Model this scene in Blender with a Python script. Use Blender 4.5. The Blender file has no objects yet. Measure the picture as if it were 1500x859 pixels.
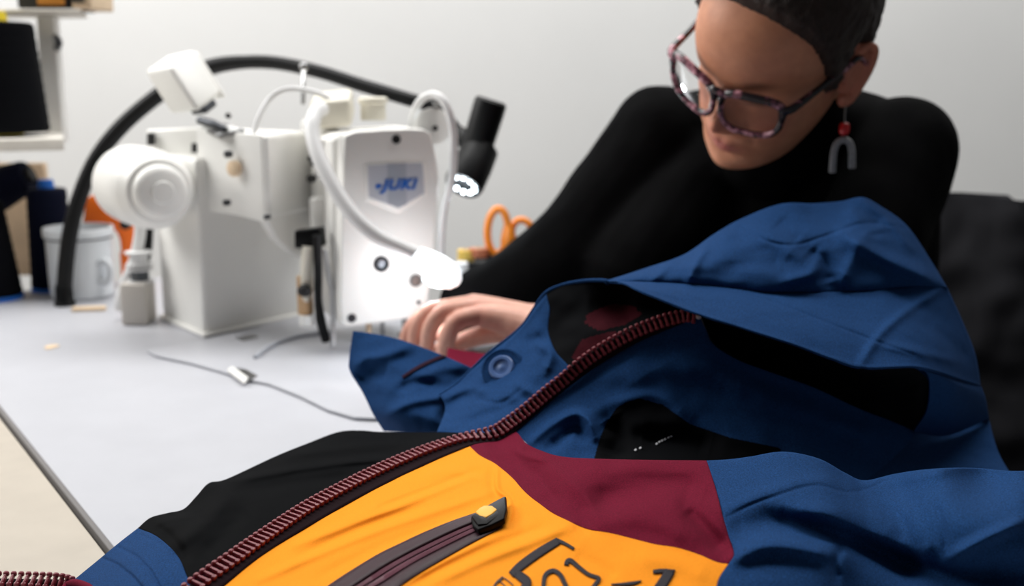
import bpy, bmesh, math, random
import numpy as np
from mathutils import Vector, Matrix, noise
from mathutils.bvhtree import BVHTree
random.seed(7); np.random.seed(7)
C = bpy.context.scene.collection
PI = math.pi
# ------------------------------------------------------------------ camera
F = 1600.0; PITCH = math.radians(11.0); TZ = 0.75; CH = 0.33
CAM = Vector((0, 0, TZ + CH))
cp, sp = math.cos(PITCH), math.sin(PITCH)
cam_d = bpy.data.cameras.new('camera'); cam = bpy.data.objects.new('camera', cam_d); C.objects.link(cam)
cam.location = CAM; cam.rotation_euler = (PI/2 - PITCH, 0, 0)
cam_d.sensor_width = 36; cam_d.lens = 36*F/1500; cam_d.clip_start = .02
cam_d.dof.use_dof = True; cam_d.dof.focus_distance = .70; cam_d.dof.aperture_fstop = 5.6
bpy.context.scene.camera = cam

def ray(x, y):
    u = (x-750)/F; v = (429.5-y)/F
    return Vector((u, cp+v*sp, -sp+v*cp))
def P(x, y, D):                      # the point at world depth D on a sight line
    r = ray(x, y); return CAM + r*(D/r.y)
def Dz(x, y, z):                     # depth at which the sight line is z above the table
    r = ray(x, y); return r.y*((z-CH)/r.z)
def PZ(x, y, z=0.0): return P(x, y, Dz(x, y, z))
def Z3(pts): return [(x, y, Dz(x, y, z)) for x, y, z in pts]

# ------------------------------------------------------------------ materials
def lin(c): return tuple((v/12.92 if v <= .04045 else ((v+.055)/1.055)**2.4) for v in [q/255 for q in c])+(1,)
def mat(name, col, rough=.6, metal=0, var=.0, vscale=30, bump=0, bscale=400, bdist=.0005, sheen=0, spec=.5, coat=0, emit=None, es=0):
    m = bpy.data.materials.new(name); m.use_nodes = True; nt = m.node_tree; b = nt.nodes['Principled BSDF']
    b.inputs['Base Color'].default_value = lin(col); b.inputs['Roughness'].default_value = rough
    b.inputs['Metallic'].default_value = metal; b.inputs['Specular IOR Level'].default_value = spec
    b.inputs['Sheen Weight'].default_value = sheen; b.inputs['Coat Weight'].default_value = coat
    if emit:
        b.inputs['Emission Color'].default_value = lin(emit); b.inputs['Emission Strength'].default_value = es
    tc = nt.nodes.new('ShaderNodeTexCoord')
    if var:
        n = nt.nodes.new('ShaderNodeTexNoise'); n.inputs['Scale'].default_value = vscale; n.inputs['Detail'].default_value = 5
        nt.links.new(tc.outputs['Object'], n.inputs['Vector'])
        r = nt.nodes.new('ShaderNodeValToRGB')
        a = lin([max(0, min(255, q*(1-var))) for q in col]); c = lin([max(0, min(255, q*(1+var))) for q in col])
        r.color_ramp.elements[0].position = .3; r.color_ramp.elements[1].position = .7
        r.color_ramp.elements[0].color = a; r.color_ramp.elements[1].color = c
        nt.links.new(n.outputs['Fac'], r.inputs['Fac']); nt.links.new(r.outputs['Color'], b.inputs['Base Color'])
    if bump:
        n = nt.nodes.new('ShaderNodeTexNoise'); n.inputs['Scale'].default_value = bscale; n.inputs['Detail'].default_value = 3
        nt.links.new(tc.outputs['Object'], n.inputs['Vector'])
        bp = nt.nodes.new('ShaderNodeBump'); bp.inputs['Strength'].default_value = bump; bp.inputs['Distance'].default_value = bdist
        nt.links.new(n.outputs['Fac'], bp.inputs['Height']); nt.links.new(bp.outputs['Normal'], b.inputs['Normal'])
    return m
def fabric(name, col, var=.12, sheen=.0, rough=.9, bump=.35, spec=.06):
    return mat(name, col, rough, 0, var, 1100, bump, 1500, .0004, sheen, spec)
M = dict(
 wall=mat('wall_paint', (236,236,235), .9, var=.012, vscale=3, bump=.1, bscale=120),
 floor=mat('floor_grey', (120,118,115), .7, var=.05, vscale=6),
 table=mat('table_laminate', (184,185,191), .45, var=.012, vscale=18, bump=.03, bscale=300, spec=.4),
 edge=mat('table_edging', (120,117,116), .6, spec=.2),
 beige=mat('beige_top', (184,175,162), .6, var=.02, vscale=25, bump=.05),
 steel=mat('steel', (150,150,150), .3, 1), dsteel=mat('dark_steel', (70,72,76), .35, .8),
 navy=fabric('navy_cloth', (25,56,97), .22, 0),
 navyd=fabric('navy_dark_cloth', (26,52,96), .10, .0),
 orange=fabric('orange_cloth', (242,146,34), .03, 0, .8, .25),
 burg=fabric('burgundy_cloth', (98,18,40), .14, 0),
 black=fabric('black_cloth', (5,6,8), .15, .0, .8, .3, .03),
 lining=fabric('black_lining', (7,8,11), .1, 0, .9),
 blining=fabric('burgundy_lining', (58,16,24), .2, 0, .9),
 seamdark=fabric('seam_strip', (44,26,40), .1),
 tape=mat('zipper_tape', (26,9,15), .8, bump=.3, bscale=1200, bdist=.0003, spec=.08),
 tooth=mat('zipper_teeth', (122,36,48), .42, spec=.5),
 ptape=mat('pocket_tape', (50,22,32), .42, bump=.2, bscale=1500, bdist=.0002, spec=.2),
 coil=mat('zip_coil', (112,60,76), .35, spec=.5),
 slider=mat('slider_black', (5,5,6), .4, spec=.08), pull=mat('pull_yellow', (246,178,56), .45),
 logo=mat('logo_print', (40,36,42), .6, var=.06, vscale=300, spec=.12), thin=mat('logo_thin', (52,36,30), .6),
 snap=mat('snap_blue', (72,104,158), .35, spec=.6), label=mat('label_white', (200,200,205), .7),
 mwhite=mat('machine_enamel', (240,239,235), .38, var=.012, vscale=9, spec=.5),
 mcream=mat('cream_plastic', (226,221,206), .4), mgrey=mat('machine_grey', (212,211,207), .45),
 plate=mat('badge_silver', (190,194,202), .35, .1), blue=mat('badge_blue', (24,92,178), .4),
 bplastic=mat('black_plastic', (7,8,10), .45, spec=.2), rubber=mat('black_rubber', (9,10,12), .5, spec=.25),
 tube=mat('white_tube', (226,226,226), .4), ink=mat('dark_hole', (18,18,18), .6),
 lampwhite=mat('lamp_white', (240,242,240), .35, emit=(235,246,255), es=.9),
 led=mat('led_glow', (255,255,255), .5, emit=(225,246,255), es=5),
 thread=mat('black_thread', (8,9,13), .8, spec=.06, bump=.5, bscale=500, bdist=.0006), nthread=mat('navy_thread', (14,18,36), .8, spec=.08, bump=.5, bscale=500, bdist=.0006),
 yellow=mat('core_yellow', (240,214,40), .5), bcore=mat('core_blue', (22,104,200), .5),
 wood=mat('pale_wood', (224,198,166), .6, var=.06, vscale=14), woodl=mat('shelf_board', (230,225,216), .6, var=.03, vscale=12),
 oplastic=mat('orange_plastic', (244,112,16), .45), orange2=mat('scissor_orange', (244,140,34), .35, spec=.6),
 enamel=mat('mug_enamel', (214,218,222), .3, spec=.6), grey=mat('rim_grey', (70,74,80), .4),
 skin=None, sweater=mat('black_sweater', (8,8,9), .9, var=.1, vscale=300, bump=.5, bscale=700, bdist=.001, spec=.04),
 trouser=mat('dark_trousers', (34,38,48), .9), hair=None, red=mat('red_bead', (206,24,30), .3, spec=.6),
 beads=mat('grey_beads', (150,150,152), .5, var=.25, vscale=900, bump=.6, bscale=900, bdist=.001),
 chair=fabric('charcoal_cloth', (40,40,43), .12, .0), picb=mat('picture_dark', (34,34,36), .6), pico=mat('picture_orange', (214,140,50), .6),
 lip=None, pink=mat('pink_paper', (236,200,196), .7), ytape=mat('tape_yellow', (226,190,90), .6), rtape=mat('rust_tape', (190,112,80), .6),
)

# ------------------------------------------------------------------ helpers
def mkmesh(name, verts, faces, m, parent=None, smooth=True, fmats=None, mats=None):
    me = bpy.data.meshes.new(name); me.from_pydata([tuple(v) for v in verts], [], faces); me.update()
    for q in (mats or [m]): me.materials.append(q)
    if fmats is not None: me.polygons.foreach_set('material_index', fmats)
    me.polygons.foreach_set('use_smooth', [smooth]*len(me.polygons))
    o = bpy.data.objects.new(name, me); C.objects.link(o)
    if parent: adopt(o, parent)
    return o
def wmat(o):
    m = o.matrix_basis.copy()
    if o.parent: m = wmat(o.parent) @ o.matrix_parent_inverse @ m
    return m
def adopt(o, parent):
    o.parent = parent; o.matrix_parent_inverse = wmat(parent).inverted()
def thing(name, loc, label, cat, group=None):
    o = bpy.data.objects.new(name, None); o.empty_display_size = .05; C.objects.link(o); o.location = loc
    return tag(o, label, cat, group)
def tag(o, label, cat, group=None):
    o['label'] = label; o['category'] = cat
    if group: o['group'] = group
    return o
def struct(o): o['kind'] = 'structure'; return o

class MB:
    """collects shapes, then builds ONE mesh object"""
    def __init__(s): s.v = []; s.f = []
    def add(s, v, f):
        k = len(s.v); s.v += [Vector(q) for q in v]; s.f += [tuple(i+k for i in q) for q in f]; return s
    def bm(s, bm):
        bm.verts.index_update(); s.add([v.co.copy() for v in bm.verts], [[v.index for v in f.verts] for f in bm.faces]); bm.free(); return s
    def prism(s, pts, ext, bevel=0, seg=3):
        bm = bmesh.new(); a = [bm.verts.new(p) for p in pts]; e = Vector(ext); b = [bm.verts.new(Vector(p)+e) for p in pts]; n = len(pts)
        bm.faces.new(a); bm.faces.new(b[::-1])
        for i in range(n): bm.faces.new((a[i], b[i], b[(i+1) % n], a[(i+1) % n]))
        bmesh.ops.recalc_face_normals(bm, faces=bm.faces)
        if bevel: bmesh.ops.bevel(bm, geom=list(bm.edges), offset=bevel, segments=seg, profile=.5, affect='EDGES', clamp_overlap=True)
        return s.bm(bm)
    def box(s, o, a, b, c, bevel=0, seg=3):   # corner o and three edge vectors
        o, a, b, c = map(Vector, (o, a, b, c)); return s.prism([o, o+a, o+a+b, o+b], c, bevel, seg)
    def tube(s, pts, r, seg=14, smooth=True, cap=True):
        pts = [Vector(p) for p in pts]; rs = list(r) if hasattr(r, '__len__') else [r]*len(pts)
        if smooth and len(pts) > 2: pts, rs = spline3(pts, rs)
        n = len(pts); V = []; up = None
        for i, p in enumerate(pts):
            t = (pts[min(i+1, n-1)]-pts[max(i-1, 0)]).normalized()
            if up is None: up = t.orthogonal().normalized()
            up = (up - t*up.dot(t)).normalized(); w = t.cross(up)
            for k in range(seg):
                a = 2*PI*k/seg; V.append(p+(up*math.cos(a)+w*math.sin(a))*rs[i])
        Fc = [(i*seg+k, i*seg+(k+1) % seg, (i+1)*seg+(k+1) % seg, (i+1)*seg+k) for i in range(n-1) for k in range(seg)]
        if cap: Fc += [tuple(range(seg))[::-1], tuple((n-1)*seg+k for k in range(seg))]
        return s.add(V, Fc)
    def lathe(s, p0, axis, prof, seg=32):     # prof: (distance along axis, radius)
        p0 = Vector(p0); ax = Vector(axis).normalized(); u = ax.orthogonal().normalized(); w = ax.cross(u); V = []
        for h, r in prof:
            for k in range(seg):
                a = 2*PI*k/seg; V.append(p0+ax*h+(u*math.cos(a)+w*math.sin(a))*max(r, 1e-5))
        n = len(prof)
        Fc = [(i*seg+k, i*seg+(k+1) % seg, (i+1)*seg+(k+1) % seg, (i+1)*seg+k) for i in range(n-1) for k in range(seg)]
        Fc += [tuple(range(seg))[::-1], tuple((n-1)*seg+k for k in range(seg))]
        return s.add(V, Fc)
    def ball(s, c, rad, axes=None, seg=20):
        bm = bmesh.new(); bmesh.ops.create_uvsphere(bm, u_segments=seg, v_segments=seg//2+2, radius=1)
        rad = rad if hasattr(rad, '__len__') else (rad,)*3
        A = axes or (Vector((1, 0, 0)), Vector((0, 1, 0)), Vector((0, 0, 1))); c = Vector(c)
        for v in bm.verts: v.co = c+A[0]*(v.co.x*rad[0])+A[1]*(v.co.y*rad[1])+A[2]*(v.co.z*rad[2])
        return s.bm(bm)
    def build(s, name, m, parent=None, smooth=True, auto=40):
        o = mkmesh(name, s.v, s.f, m, parent, smooth)
        if smooth and auto:
            bm = bmesh.new(); bm.from_mesh(o.data); bmesh.ops.recalc_face_normals(bm, faces=bm.faces); th = math.radians(auto)
            for e in bm.edges:
                if len(e.link_faces) == 2 and e.calc_face_angle(0) > th: e.smooth = False
            bm.to_mesh(o.data); bm.free()
        return o
def cr(p0, p1, p2, p3, t):
    return .5*((2*p1)+(p2-p0)*t+(2*p0-5*p1+4*p2-p3)*t*t+(3*p1-p0-3*p2+p3)*t**3)
def spline3(pts, rs, k=8):
    n = len(pts); O = []; R = []
    for i in range(n-1):
        a, b, c, d = pts[max(i-1, 0)], pts[i], pts[i+1], pts[min(i+2, n-1)]
        for j in range(k):
            t = j/k; O.append(cr(a, b, c, d, t)); R.append(rs[i]*(1-t)+rs[i+1]*t)
    return O+[pts[-1]], R+[rs[-1]]
def resample(pts, n):                 # smooth curve through the points, evenly spaced
    p = np.array(pts, float)
    if len(p) == 1: return np.repeat(p, n, 0)
    q = np.vstack([2*p[0]-p[1], p, 2*p[-1]-p[-2]]); out = []
    for i in range(1, len(q)-2):
        for t in np.linspace(0, 1, 24, endpoint=False): out.append(cr(q[i-1], q[i], q[i+1], q[i+2], t) if len(p) > 2 else q[i]*(1-t)+q[i+1]*t)
    out.append(p[-1]); out = np.array(out)
    d = np.r_[0, np.cumsum(np.linalg.norm(np.diff(out[:, :2], axis=0), axis=1)+1e-9)]
    s = np.linspace(0, d[-1], n)
    return np.stack([np.interp(s, d, out[:, k]) for k in range(p.shape[1])], 1)
def unproj(A):                        # (...,3) of x, y, depth -> world points
    x, y, D = A[..., 0], A[..., 1], A[..., 2]; u = (x-750)/F; v = (429.5-y)/F
    ry = cp+v*sp; rz = -sp+v*cp; k = D/ry
    return np.stack([u*k, D, TZ+CH+rz*k], -1)
def segdist(X, Y, pl):
    best = np.full(X.shape, 1e9); tt = np.zeros(X.shape); pl = np.array(pl, float); L = np.r_[0, np.cumsum(np.linalg.norm(np.diff(pl, axis=0), axis=1))]
    for i in range(len(pl)-1):
        a, b = pl[i], pl[i+1]; d = b-a; l2 = d@d+1e-9
        t = np.clip(((X-a[0])*d[0]+(Y-a[1])*d[1])/l2, 0, 1); dd = np.hypot(X-a[0]-t*d[0], Y-a[1]-t*d[1])
        w = dd < best; best = np.where(w, dd, best); tt = np.where(w, (L[i]+t*math.sqrt(l2))/L[-1], tt)
    return best, tt
def inpoly(X, Y, poly):
    r = np.zeros(X.shape, bool); n = len(poly); j = n-1
    for i in range(n):
        xi, yi = poly[i]; xj, yj = poly[j]
        r ^= ((yi > Y) != (yj > Y)) & (X < (xj-xi)*(Y-yi)/((yj-yi) or 1e-9)+xi); j = i
    return r
# ------------------------------------------------------------------ the jacket
# folds of the cloth: (points, half width, height in metres); + stands up, - sinks in
FOLDS = [
 # black front panel
 ([(420,668),(520,655),(600,650)], 7, .007), ([(335,706),(430,688),(520,676),(575,672)], 6, .008), ([(350,720),(450,705),(520,698)], 9, -.007),
 ([(256,800),(300,765),(330,735)], 12, .009), ([(228,770),(252,790),(268,815)], 8, -.008), ([(300,815),(340,770),(360,745)], 14, -.008),
 # orange chest panel
 ([(430,800),(520,765),(600,735),(690,700)], 6, .0042), ([(440,815),(530,775),(620,742)], 7, -.0042), ([(380,850),(470,810),(560,775),(650,745),(718,722)], 7, .0045),
 ([(560,742),(640,712),(700,690)], 6, -.004), ([(470,845),(560,800),(640,770)], 8, -.0022), ([(640,850),(720,815),(800,785),(835,770)], 9, .0045),
 ([(600,858),(700,812),(790,775)], 8, -.0045), ([(728,682),(729,716),(745,731),(749,750),(743,771)], 3.4, .0042), ([(720,690),(722,722),(735,736)], 6, -.003), ([(440,898),(500,851),(580,802),(660,767),(728,741)], 5, .0022), ([(500,912),(580,866),(660,818),(740,779)], 5, .0016), ([(735,725),(755,742),(765,770)], 10, -.003),
 ([(745,700),(790,745),(850,790)], 14, .003), ([(840,815),(880,830),(900,850)], 12, -.003), ([(930,815),(990,825),(1040,845)], 14, .003), ([(620,700),(660,690),(715,705)],6,.002),
 ([(500,765),(580,730),(650,705)], 5, .002),
 # burgundy yoke
 ([(755,655),(790,668),(850,720),(880,765)], 12, .005), ([(760,680),(790,700),(815,735)], 9, -.004), ([(865,738),(920,718),(985,710),(1030,724)], 22, -.016),
 ([(850,690),(930,682),(1020,690)], 14, .003), ([(1005,745),(1038,780),(1060,806)], 12, -.010), ([(880,765),(950,760),(1010,790)], 16, .004), ([(745,655),(770,668),(800,675)],5,.003),
 # navy shoulder
 ([(1065,758),(1095,742),(1132,728),(1193,711),(1250,721),(1318,697)], 2.2, -.0016), ([(1060,748),(1130,718),(1195,702),(1245,711)], 8, .002),
 ([(1090,772),(1140,764),(1200,778),(1276,806),(1345,834),(1430,845),(1510,835)], 22, -.018), ([(1075,820),(1116,800),(1164,800),(1222,812)], 14, .010), ([(1150,745),(1220,760),(1290,790),(1350,812)], 12, .006),
 ([(1232,802),(1224,825),(1226,850)], 7, -.007), ([(1388,822),(1436,794),(1500,763)], 10, .008), ([(1330,735),(1350,780),(1360,815)], 10, .004),
 ([(1372,740),(1380,770),(1388,808)], 6, -.003), ([(1300,720),(1330,760),(1345,800)], 9, .004), ([(1180,745),(1260,755),(1320,785)], 16, .005), ([(1290,705),(1340,700),(1380,690)], 9, .004),
 # collar below the zipper
 ([(772,652),(808,622),(842,606),(862,616),(872,640)], 7, .011), ([(805,655),(838,630),(855,640)], 8, -.008), ([(900,590),(960,580),(1010,610)], 9, .004), ([(890,615),(905,640),(900,668)], 16, -.014), ([(940,640),(1000,645),(1040,655)], 16, -.012),
 ([(780,620),(840,575),(930,520)], 4, -.0025), ([(1060,560),(1200,610),(1290,640)], 12, .003), ([(900,545),(1000,540),(1080,560)], 20, .006),
 # collar flap with the snap
 ([(645,579),(690,545),(751,495),(800,434)], 4, .0016), ([(760,565),(790,580),(815,575)], 8, .006), ([(650,610),(668,590),(690,578)], 9, -.006), ([(745,580),(780,600),(760,615)], 9, .004),
 ([(790,505),(806,520),(800,545)], 7, .006), ([(770,500),(795,495)], 9, -.005), ([(680,620),(720,605),(770,582)], 9, -.004), ([(700,585),(735,590),(770,565)], 4, -.002), ([(655,580),(690,570),(715,575)],7,.004),
 # back of the collar
 ([(520,545),(535,528),(555,524),(600,508)], 9, .006), ([(528,560),(545,545),(570,548)], 14, -.009), ([(566,610),(600,590),(650,583)], 7, .005), ([(600,560),(650,540),(685,540)], 9, .004), ([(585,570),(610,560),(640,565)],8,-.005),
 # hood
 ([(1080,328),(1124,353),(1163,359),(1202,348),(1266,327),(1324,334)], 2.4, -.0022), 
 ([(1072,338),(1108,364),(1150,380)], 16, -.007), ([(1150,368),(1175,378),(1192,394)], 10, .002), ([(1185,366),(1208,390),(1216,414)], 14, -.012), ([(1140,322),(1158,340),(1172,352)], 16, -.005), ([(1235,345),(1290,375),(1370,412)], 11, .012),
 ([(1010,412),(1020,385),(1034,362)], 7, .008), ([(955,412),(975,392),(995,375)], 7, .006), ([(1150,412),(1190,400),(1200,372)], 9, .007), ([(1235,410),(1250,380),(1262,350)], 10, .006), ([(1255,303),(1275,318),(1290,330)], 9, -.004), ([(1300,330),(1270,345),(1300,352)], 8, .004),
 ([(1265,295),(1300,322),(1335,365)], 6, .004), ([(1060,395),(1100,385),(1160,395)], 12, -.004),
 ([(1090,429),(1143,446),(1210,472),(1275,497),(1340,520)], 2.4, -.0018), ([(1378,425),(1330,455),(1290,490),(1262,532)], 7, .005), ([(1310,425),(1345,450),(1380,470)], 14, -.005), ([(1290,505),(1340,515),(1400,530)], 7, .004),
 ([(1345,470),(1390,500),(1420,530)], 10, -.004), ([(904,424),(1000,428),(1090,440)], 10, .002),
]
def fold(x, y):
    d = np.zeros(x.shape)
    for pl, w, a in FOLDS:
        pl = resample(pl, 24) if len(pl) > 2 else pl; pa = np.array(pl); m = 3*w
        box = (x > pa[:, 0].min()-m) & (x < pa[:, 0].max()+m) & (y > pa[:, 1].min()-m) & (y < pa[:, 1].max()+m)
        if not box.any(): continue
        xx, yy = x[box], y[box]; q, t = segdist(xx, yy, pl)
        d[box] += a*np.exp(-(q/w)**2)*np.minimum(1, np.minimum(t+.12, 1.12-t)*4.0)
    return d
def wob(A, amp, sc):                  # small irregular waves of the cloth
    W = unproj(A).reshape(-1, 3)
    return np.array([noise.noise(Vector(p)*sc)+.5*noise.noise(Vector(p)*sc*2.3) for p in W]).reshape(A.shape[:-1])*amp
def coons(top, bottom, left, right, nu, nv):
    t, b, l, r = resample(top, nu), resample(bottom, nu), resample(left, nv), resample(right, nv)
    u = np.linspace(0, 1, nu)[None, :, None]; v = np.linspace(0, 1, nv)[:, None, None]
    return (1-v)*t[None]+v*b[None]+(1-u)*l[:, None]+u*r[:, None]-((1-u)*(1-v)*t[0]+u*(1-v)*t[-1]+(1-u)*v*b[0]+u*v*b[-1])
def patch(top, bottom, left, right, nu, nv, bulge=0, amp=.0022, sc=28, damp=''):
    A = coons(top, bottom, left, right, nu, nv)
    u = np.linspace(0, 1, nu)[None, :]; v = np.linspace(0, 1, nv)[:, None]
    e = np.sin(PI*u)*np.sin(PI*v)
    k = np.clip(u*9, 0, 1)*np.ones_like(v) if 'l' in damp else 1.0
    A[..., 2] -= bulge*e**.8 + (fold(A[..., 0], A[..., 1]) + wob(A, amp, sc))*k
    return A
def grid_faces(nv, nu, off=0):
    return [(off+i*nu+j, off+i*nu+j+1, off+(i+1)*nu+j+1, off+(i+1)*nu+j) for i in range(nv-1) for j in range(nu-1)]
def cloth(name, A, m, parent, th=.0016, skirt='', back=.02, floor=.004, fade=0):
    """cloth of real thickness; sides named in skirt (t, b, l, r) hang down to the table"""
    W = unproj(A); nv, nu = W.shape[:2]; V = [tuple(p) for p in W.reshape(-1, 3)]; Fc = grid_faces(nv, nu)
    edges = dict(t=[j for j in range(nu)], b=[(nv-1)*nu+j for j in range(nu)], l=[i*nu for i in range(nv)], r=[i*nu+nu-1 for i in range(nv)])
    for s in skirt:
        E = edges[s]; prev = E
        for k in range(1, 5):
            cur = []
            for n_i, i in enumerate(E):
                x, y, z = V[i]; t = k/4*(min(1, n_i/(fade*len(E)), (len(E)-1-n_i)/(.05*len(E))) if fade else 1); d = Vector((x, y)).normalized()*back*math.sin(t*PI/2)*min(1, max(0, z-TZ)/.03)
                cur.append(len(V)); V.append((x+d.x, y+d.y, min(z, z*(1-t)+(TZ+floor)*t)))
            Fc += [(prev[i], prev[i+1], cur[i+1], cur[i]) for i in range(len(E)-1)]; prev = cur
    o = mkmesh(name, V, Fc, m, parent)
    if th:
        bm = bmesh.new(); bm.from_mesh(o.data); bmesh.ops.remove_doubles(bm, verts=bm.verts, dist=1e-6)
        bmesh.ops.dissolve_degenerate(bm, edges=bm.edges, dist=1e-6)
        bmesh.ops.recalc_face_normals(bm, faces=bm.faces)
        s = sum((f.normal.dot(CAM-f.calc_center_median()) > 0) - .5 for f in bm.faces)
        if s < 0: bmesh.ops.reverse_faces(bm, faces=bm.faces)
        bm.to_mesh(o.data); bm.free()
        md = o.modifiers.new('thickness', 'SOLIDIFY'); md.thickness = th; md.offset = -1
    return o
def cut(A, polys, th_in, name_in, m_in, name_out, m_out, parent):
    """one sewn surface cut into two pieces of cloth along an outline"""
    W = unproj(A); nv, nu = W.shape[:2]; V = W.reshape(-1, 3); Fc = grid_faces(nv, nu); X = A[..., 0].ravel(); Y = A[..., 1].ravel()
    ins = np.zeros(len(V), bool)
    for p in polys: ins |= inpoly(X, Y, p)
    a = [f for f in Fc if sum(ins[i] for i in f) >= 2]; b = [f for f in Fc if sum(ins[i] for i in f) < 2]; O = []
    for nm, ff, mm in ((name_in, a, m_in), (name_out, b, m_out)):
        us = sorted({i for f in ff for i in f}); ix = {k: i for i, k in enumerate(us)}
        O.append(mkmesh(nm, [tuple(V[k]) for k in us], [tuple(ix[i] for i in f) for f in ff], mm, parent))
    return O

jk = thing('jacket', (.05, .75, TZ), 'hooded colour-block jacket in navy, orange, burgundy and black spread open on the white table', 'jacket')

TEETH_LOW = [(235,905,.05),(258,880,.052),(280,859,.055),(335,821,.057),(389,783,.058),(444,746,.059),(499,716,.060),(553,689,.061),(608,666,.062),(663,648,.063),(717,634,.064)]
TEETH_UP = [(717,634,.800),(740,620,.812),(768,598,.825),(796,573,.838),(824,551,.847),(838,537,.85),(866,517,.856),(894,500,.86),(921,486,.862),(949,474,.862),(977,463,.858),(1005,457,.852),(1024,462,.846)]
TL = Z3(TEETH_LOW); TL[-1] = (717,634,.800)
TEETH = TL+TEETH_UP[1:]
TAPE_LOW = Z3([(282,905,.048),(304,880,.05),(326,859,.053),(384,813,.055),(444,775,.056),(526,728,.058),(608,687,.060),(687,653,.063)])
TAPE_UP = [(730,646,.795),(754,633,.808),(785,607,.825),(812,584,.838),(842,560,.847),(874,537,.852),(905,518,.856),(935,501,.858),(965,488,.858),(1000,474,.854),(1024,464,.847)]
TAPE = TAPE_LOW+TAPE_UP

# black front panel and its blue hem band
SIL_K = Z3([(202,774,.026),(220,759,.03),(245,752,.031),(269,746,.031),(288,727,.034),(306,708,.036),(332,702,.037),(403,669,.042),(450,650,.045),(496,633,.047),(530,631,.047),(560,633,.047),(640,634,.057)])+[TL[-1]]
SEAM_K = Z3([(202,774,.026),(231,787,.040),(261,816,.050)])+[TL[2]]
A = patch(SIL_K, TL[2:], SEAM_K, [TL[-1]], 200, 70, .004, .0016)
cloth('front_panel', A, M['black'], jk, skirt='t')
CUFF_T = Z3([(202,774,.026),(175,795,.024),(140,824,.02),(118,842,.017),(101,857,.014),(60,900,.012)])
A = patch(CUFF_T, [TL[2], TL[1], TL[0]], SEAM_K, Z3([(60,900,.012),(140,905,.045)])+[TL[0]], 90, 60, .004, .001)
x, y = A[..., 0], A[..., 1]
for pl in ([(144,816),(170,826),(195,845),(215,870)], [(175,803),(200,815),(222,838),(238,868)]):
    q, t = segdist(x, y, pl); A[..., 2] += .0030*np.exp(-(q/2.2)**2)
q, t = segdist(x, y, [(160,809),(186,822),(208,842),(226,868)]); A[..., 2] -= .0022*np.exp(-(q/10)**4)
q, t = segdist(x, y, [(206,784),(236,797),(264,825),(284,858)]); A[..., 2] += .0014*np.exp(-(q/1.6)**2)
cloth('hem_band', A, M['navy'], jk, skirt='t')
b = MB(); b.tube(unproj(np.array(Z3([(92,866,.012),(101,857,.013),(112,855,.02),(130,862,.026),(150,874,.032)]))), [.0026]*5, 10); b.build('hem_piping', M['burg'], jk)

# zipper: tape and teeth
A = np.stack([resample(TEETH, 260), resample(TAPE, 260)]); A = np.concatenate([A[0:1]+(A[1:2]-A[0:1])*k for k in (-.10, 0, .15, .35, .6, .85, 1.02)])
A[0, :, 2] += .002; A[..., 2] -= fold(A[..., 0], A[..., 1])*np.clip((720-A[..., 0])/60, 0, 1)+.0022
A[1:3, :, 2] -= .0015
zt = cloth('zipper_tape', A, M['tape'], jk, th=.001)
def tooth_mesh():
    b = MB()
    b.box((-.0010, -.0046, -.0014), (.0020, 0, 0), (0, .0050, 0), (0, 0, .0032), .0006, 2)     # clasp on the cord
    b.box((-.0009, -.0005, -.0013), (.0018, 0, 0), (0, .0024, 0), (0, 0, .0030), .0006, 2)
    b.box((-.0017, .0013, -.0012), (.0034, 0, 0), (0, .0024, 0), (0, 0, .0034), .0011, 3)      # rounded head
    b.box((-.0016, -.0050, -.0010), (.0032, 0, 0), (0, .0020, 0), (0, 0, .0028), .0008, 2)
    o = b.build('zipper_tooth', M['tooth'], None, auto=35); return o
tooth0 = tooth_mesh(); tooth0.data.transform(Matrix.Diagonal((1.05, 1.28, 1.1, 1))); used = [False]
def tooth_frames(path, tape, pitch):
    Pp = unproj(resample(path, 1500)); Pt = unproj(resample(tape, 1500))
    d = np.r_[0, np.cumsum(np.linalg.norm(np.diff(Pp, axis=0), axis=1))]; out = []
    for s in np.arange(pitch*.5, d[-1]-pitch*.3, pitch):
        p = Vector([np.interp(s, d, Pp[:, k]) for k in range(3)]); p2 = Vector([np.interp(s+.004, d, Pp[:, k]) for k in range(3)]); p1 = Vector([np.interp(s-.004, d, Pp[:, k]) for k in range(3)])
        e = Vector([np.interp(s, d, Pt[:, k]) for k in range(3)])
        t = (p2-p1).normalized(); o = -(e-p); o = (o-t*o.dot(t)).normalized(); n = t.cross(o)
        if n.dot(CAM-p) < 0: n = -n; t = -t
        n = (n*.25+(CAM-p).normalized()*.75); o = (o-t*o.dot(t)).normalized(); n = t.cross(o); 
        if n.dot(CAM-p) < 0: n = -n; t = -t
        m = Matrix((t, o, n)).transposed().to_4x4(); m.translation = p+(e-p)*.16+n*.0026; out.append(m)
    return out
def set_teeth(frames, tape, many, first=0):
    b = MB()
    for i, m in enumerate(frames):
        if i < many:
            if used[0]: o = tooth0.copy(); C.objects.link(o)
            else: o = tooth0; used[0] = True
            o.parent = tape; o.matrix_parent_inverse = wmat(tape).inverted(); o.matrix_basis = m
        else:
            me = tooth0.data; b.add([m @ v.co for v in me.vertices], [tuple(p.vertices) for p in me.polygons])
    if b.v:
        o = b.build('zipper_teeth', M['tooth'], tape, auto=35); o['kind'] = 'stuff'
fr = tooth_frames(TEETH, TAPE, .0050)
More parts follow.
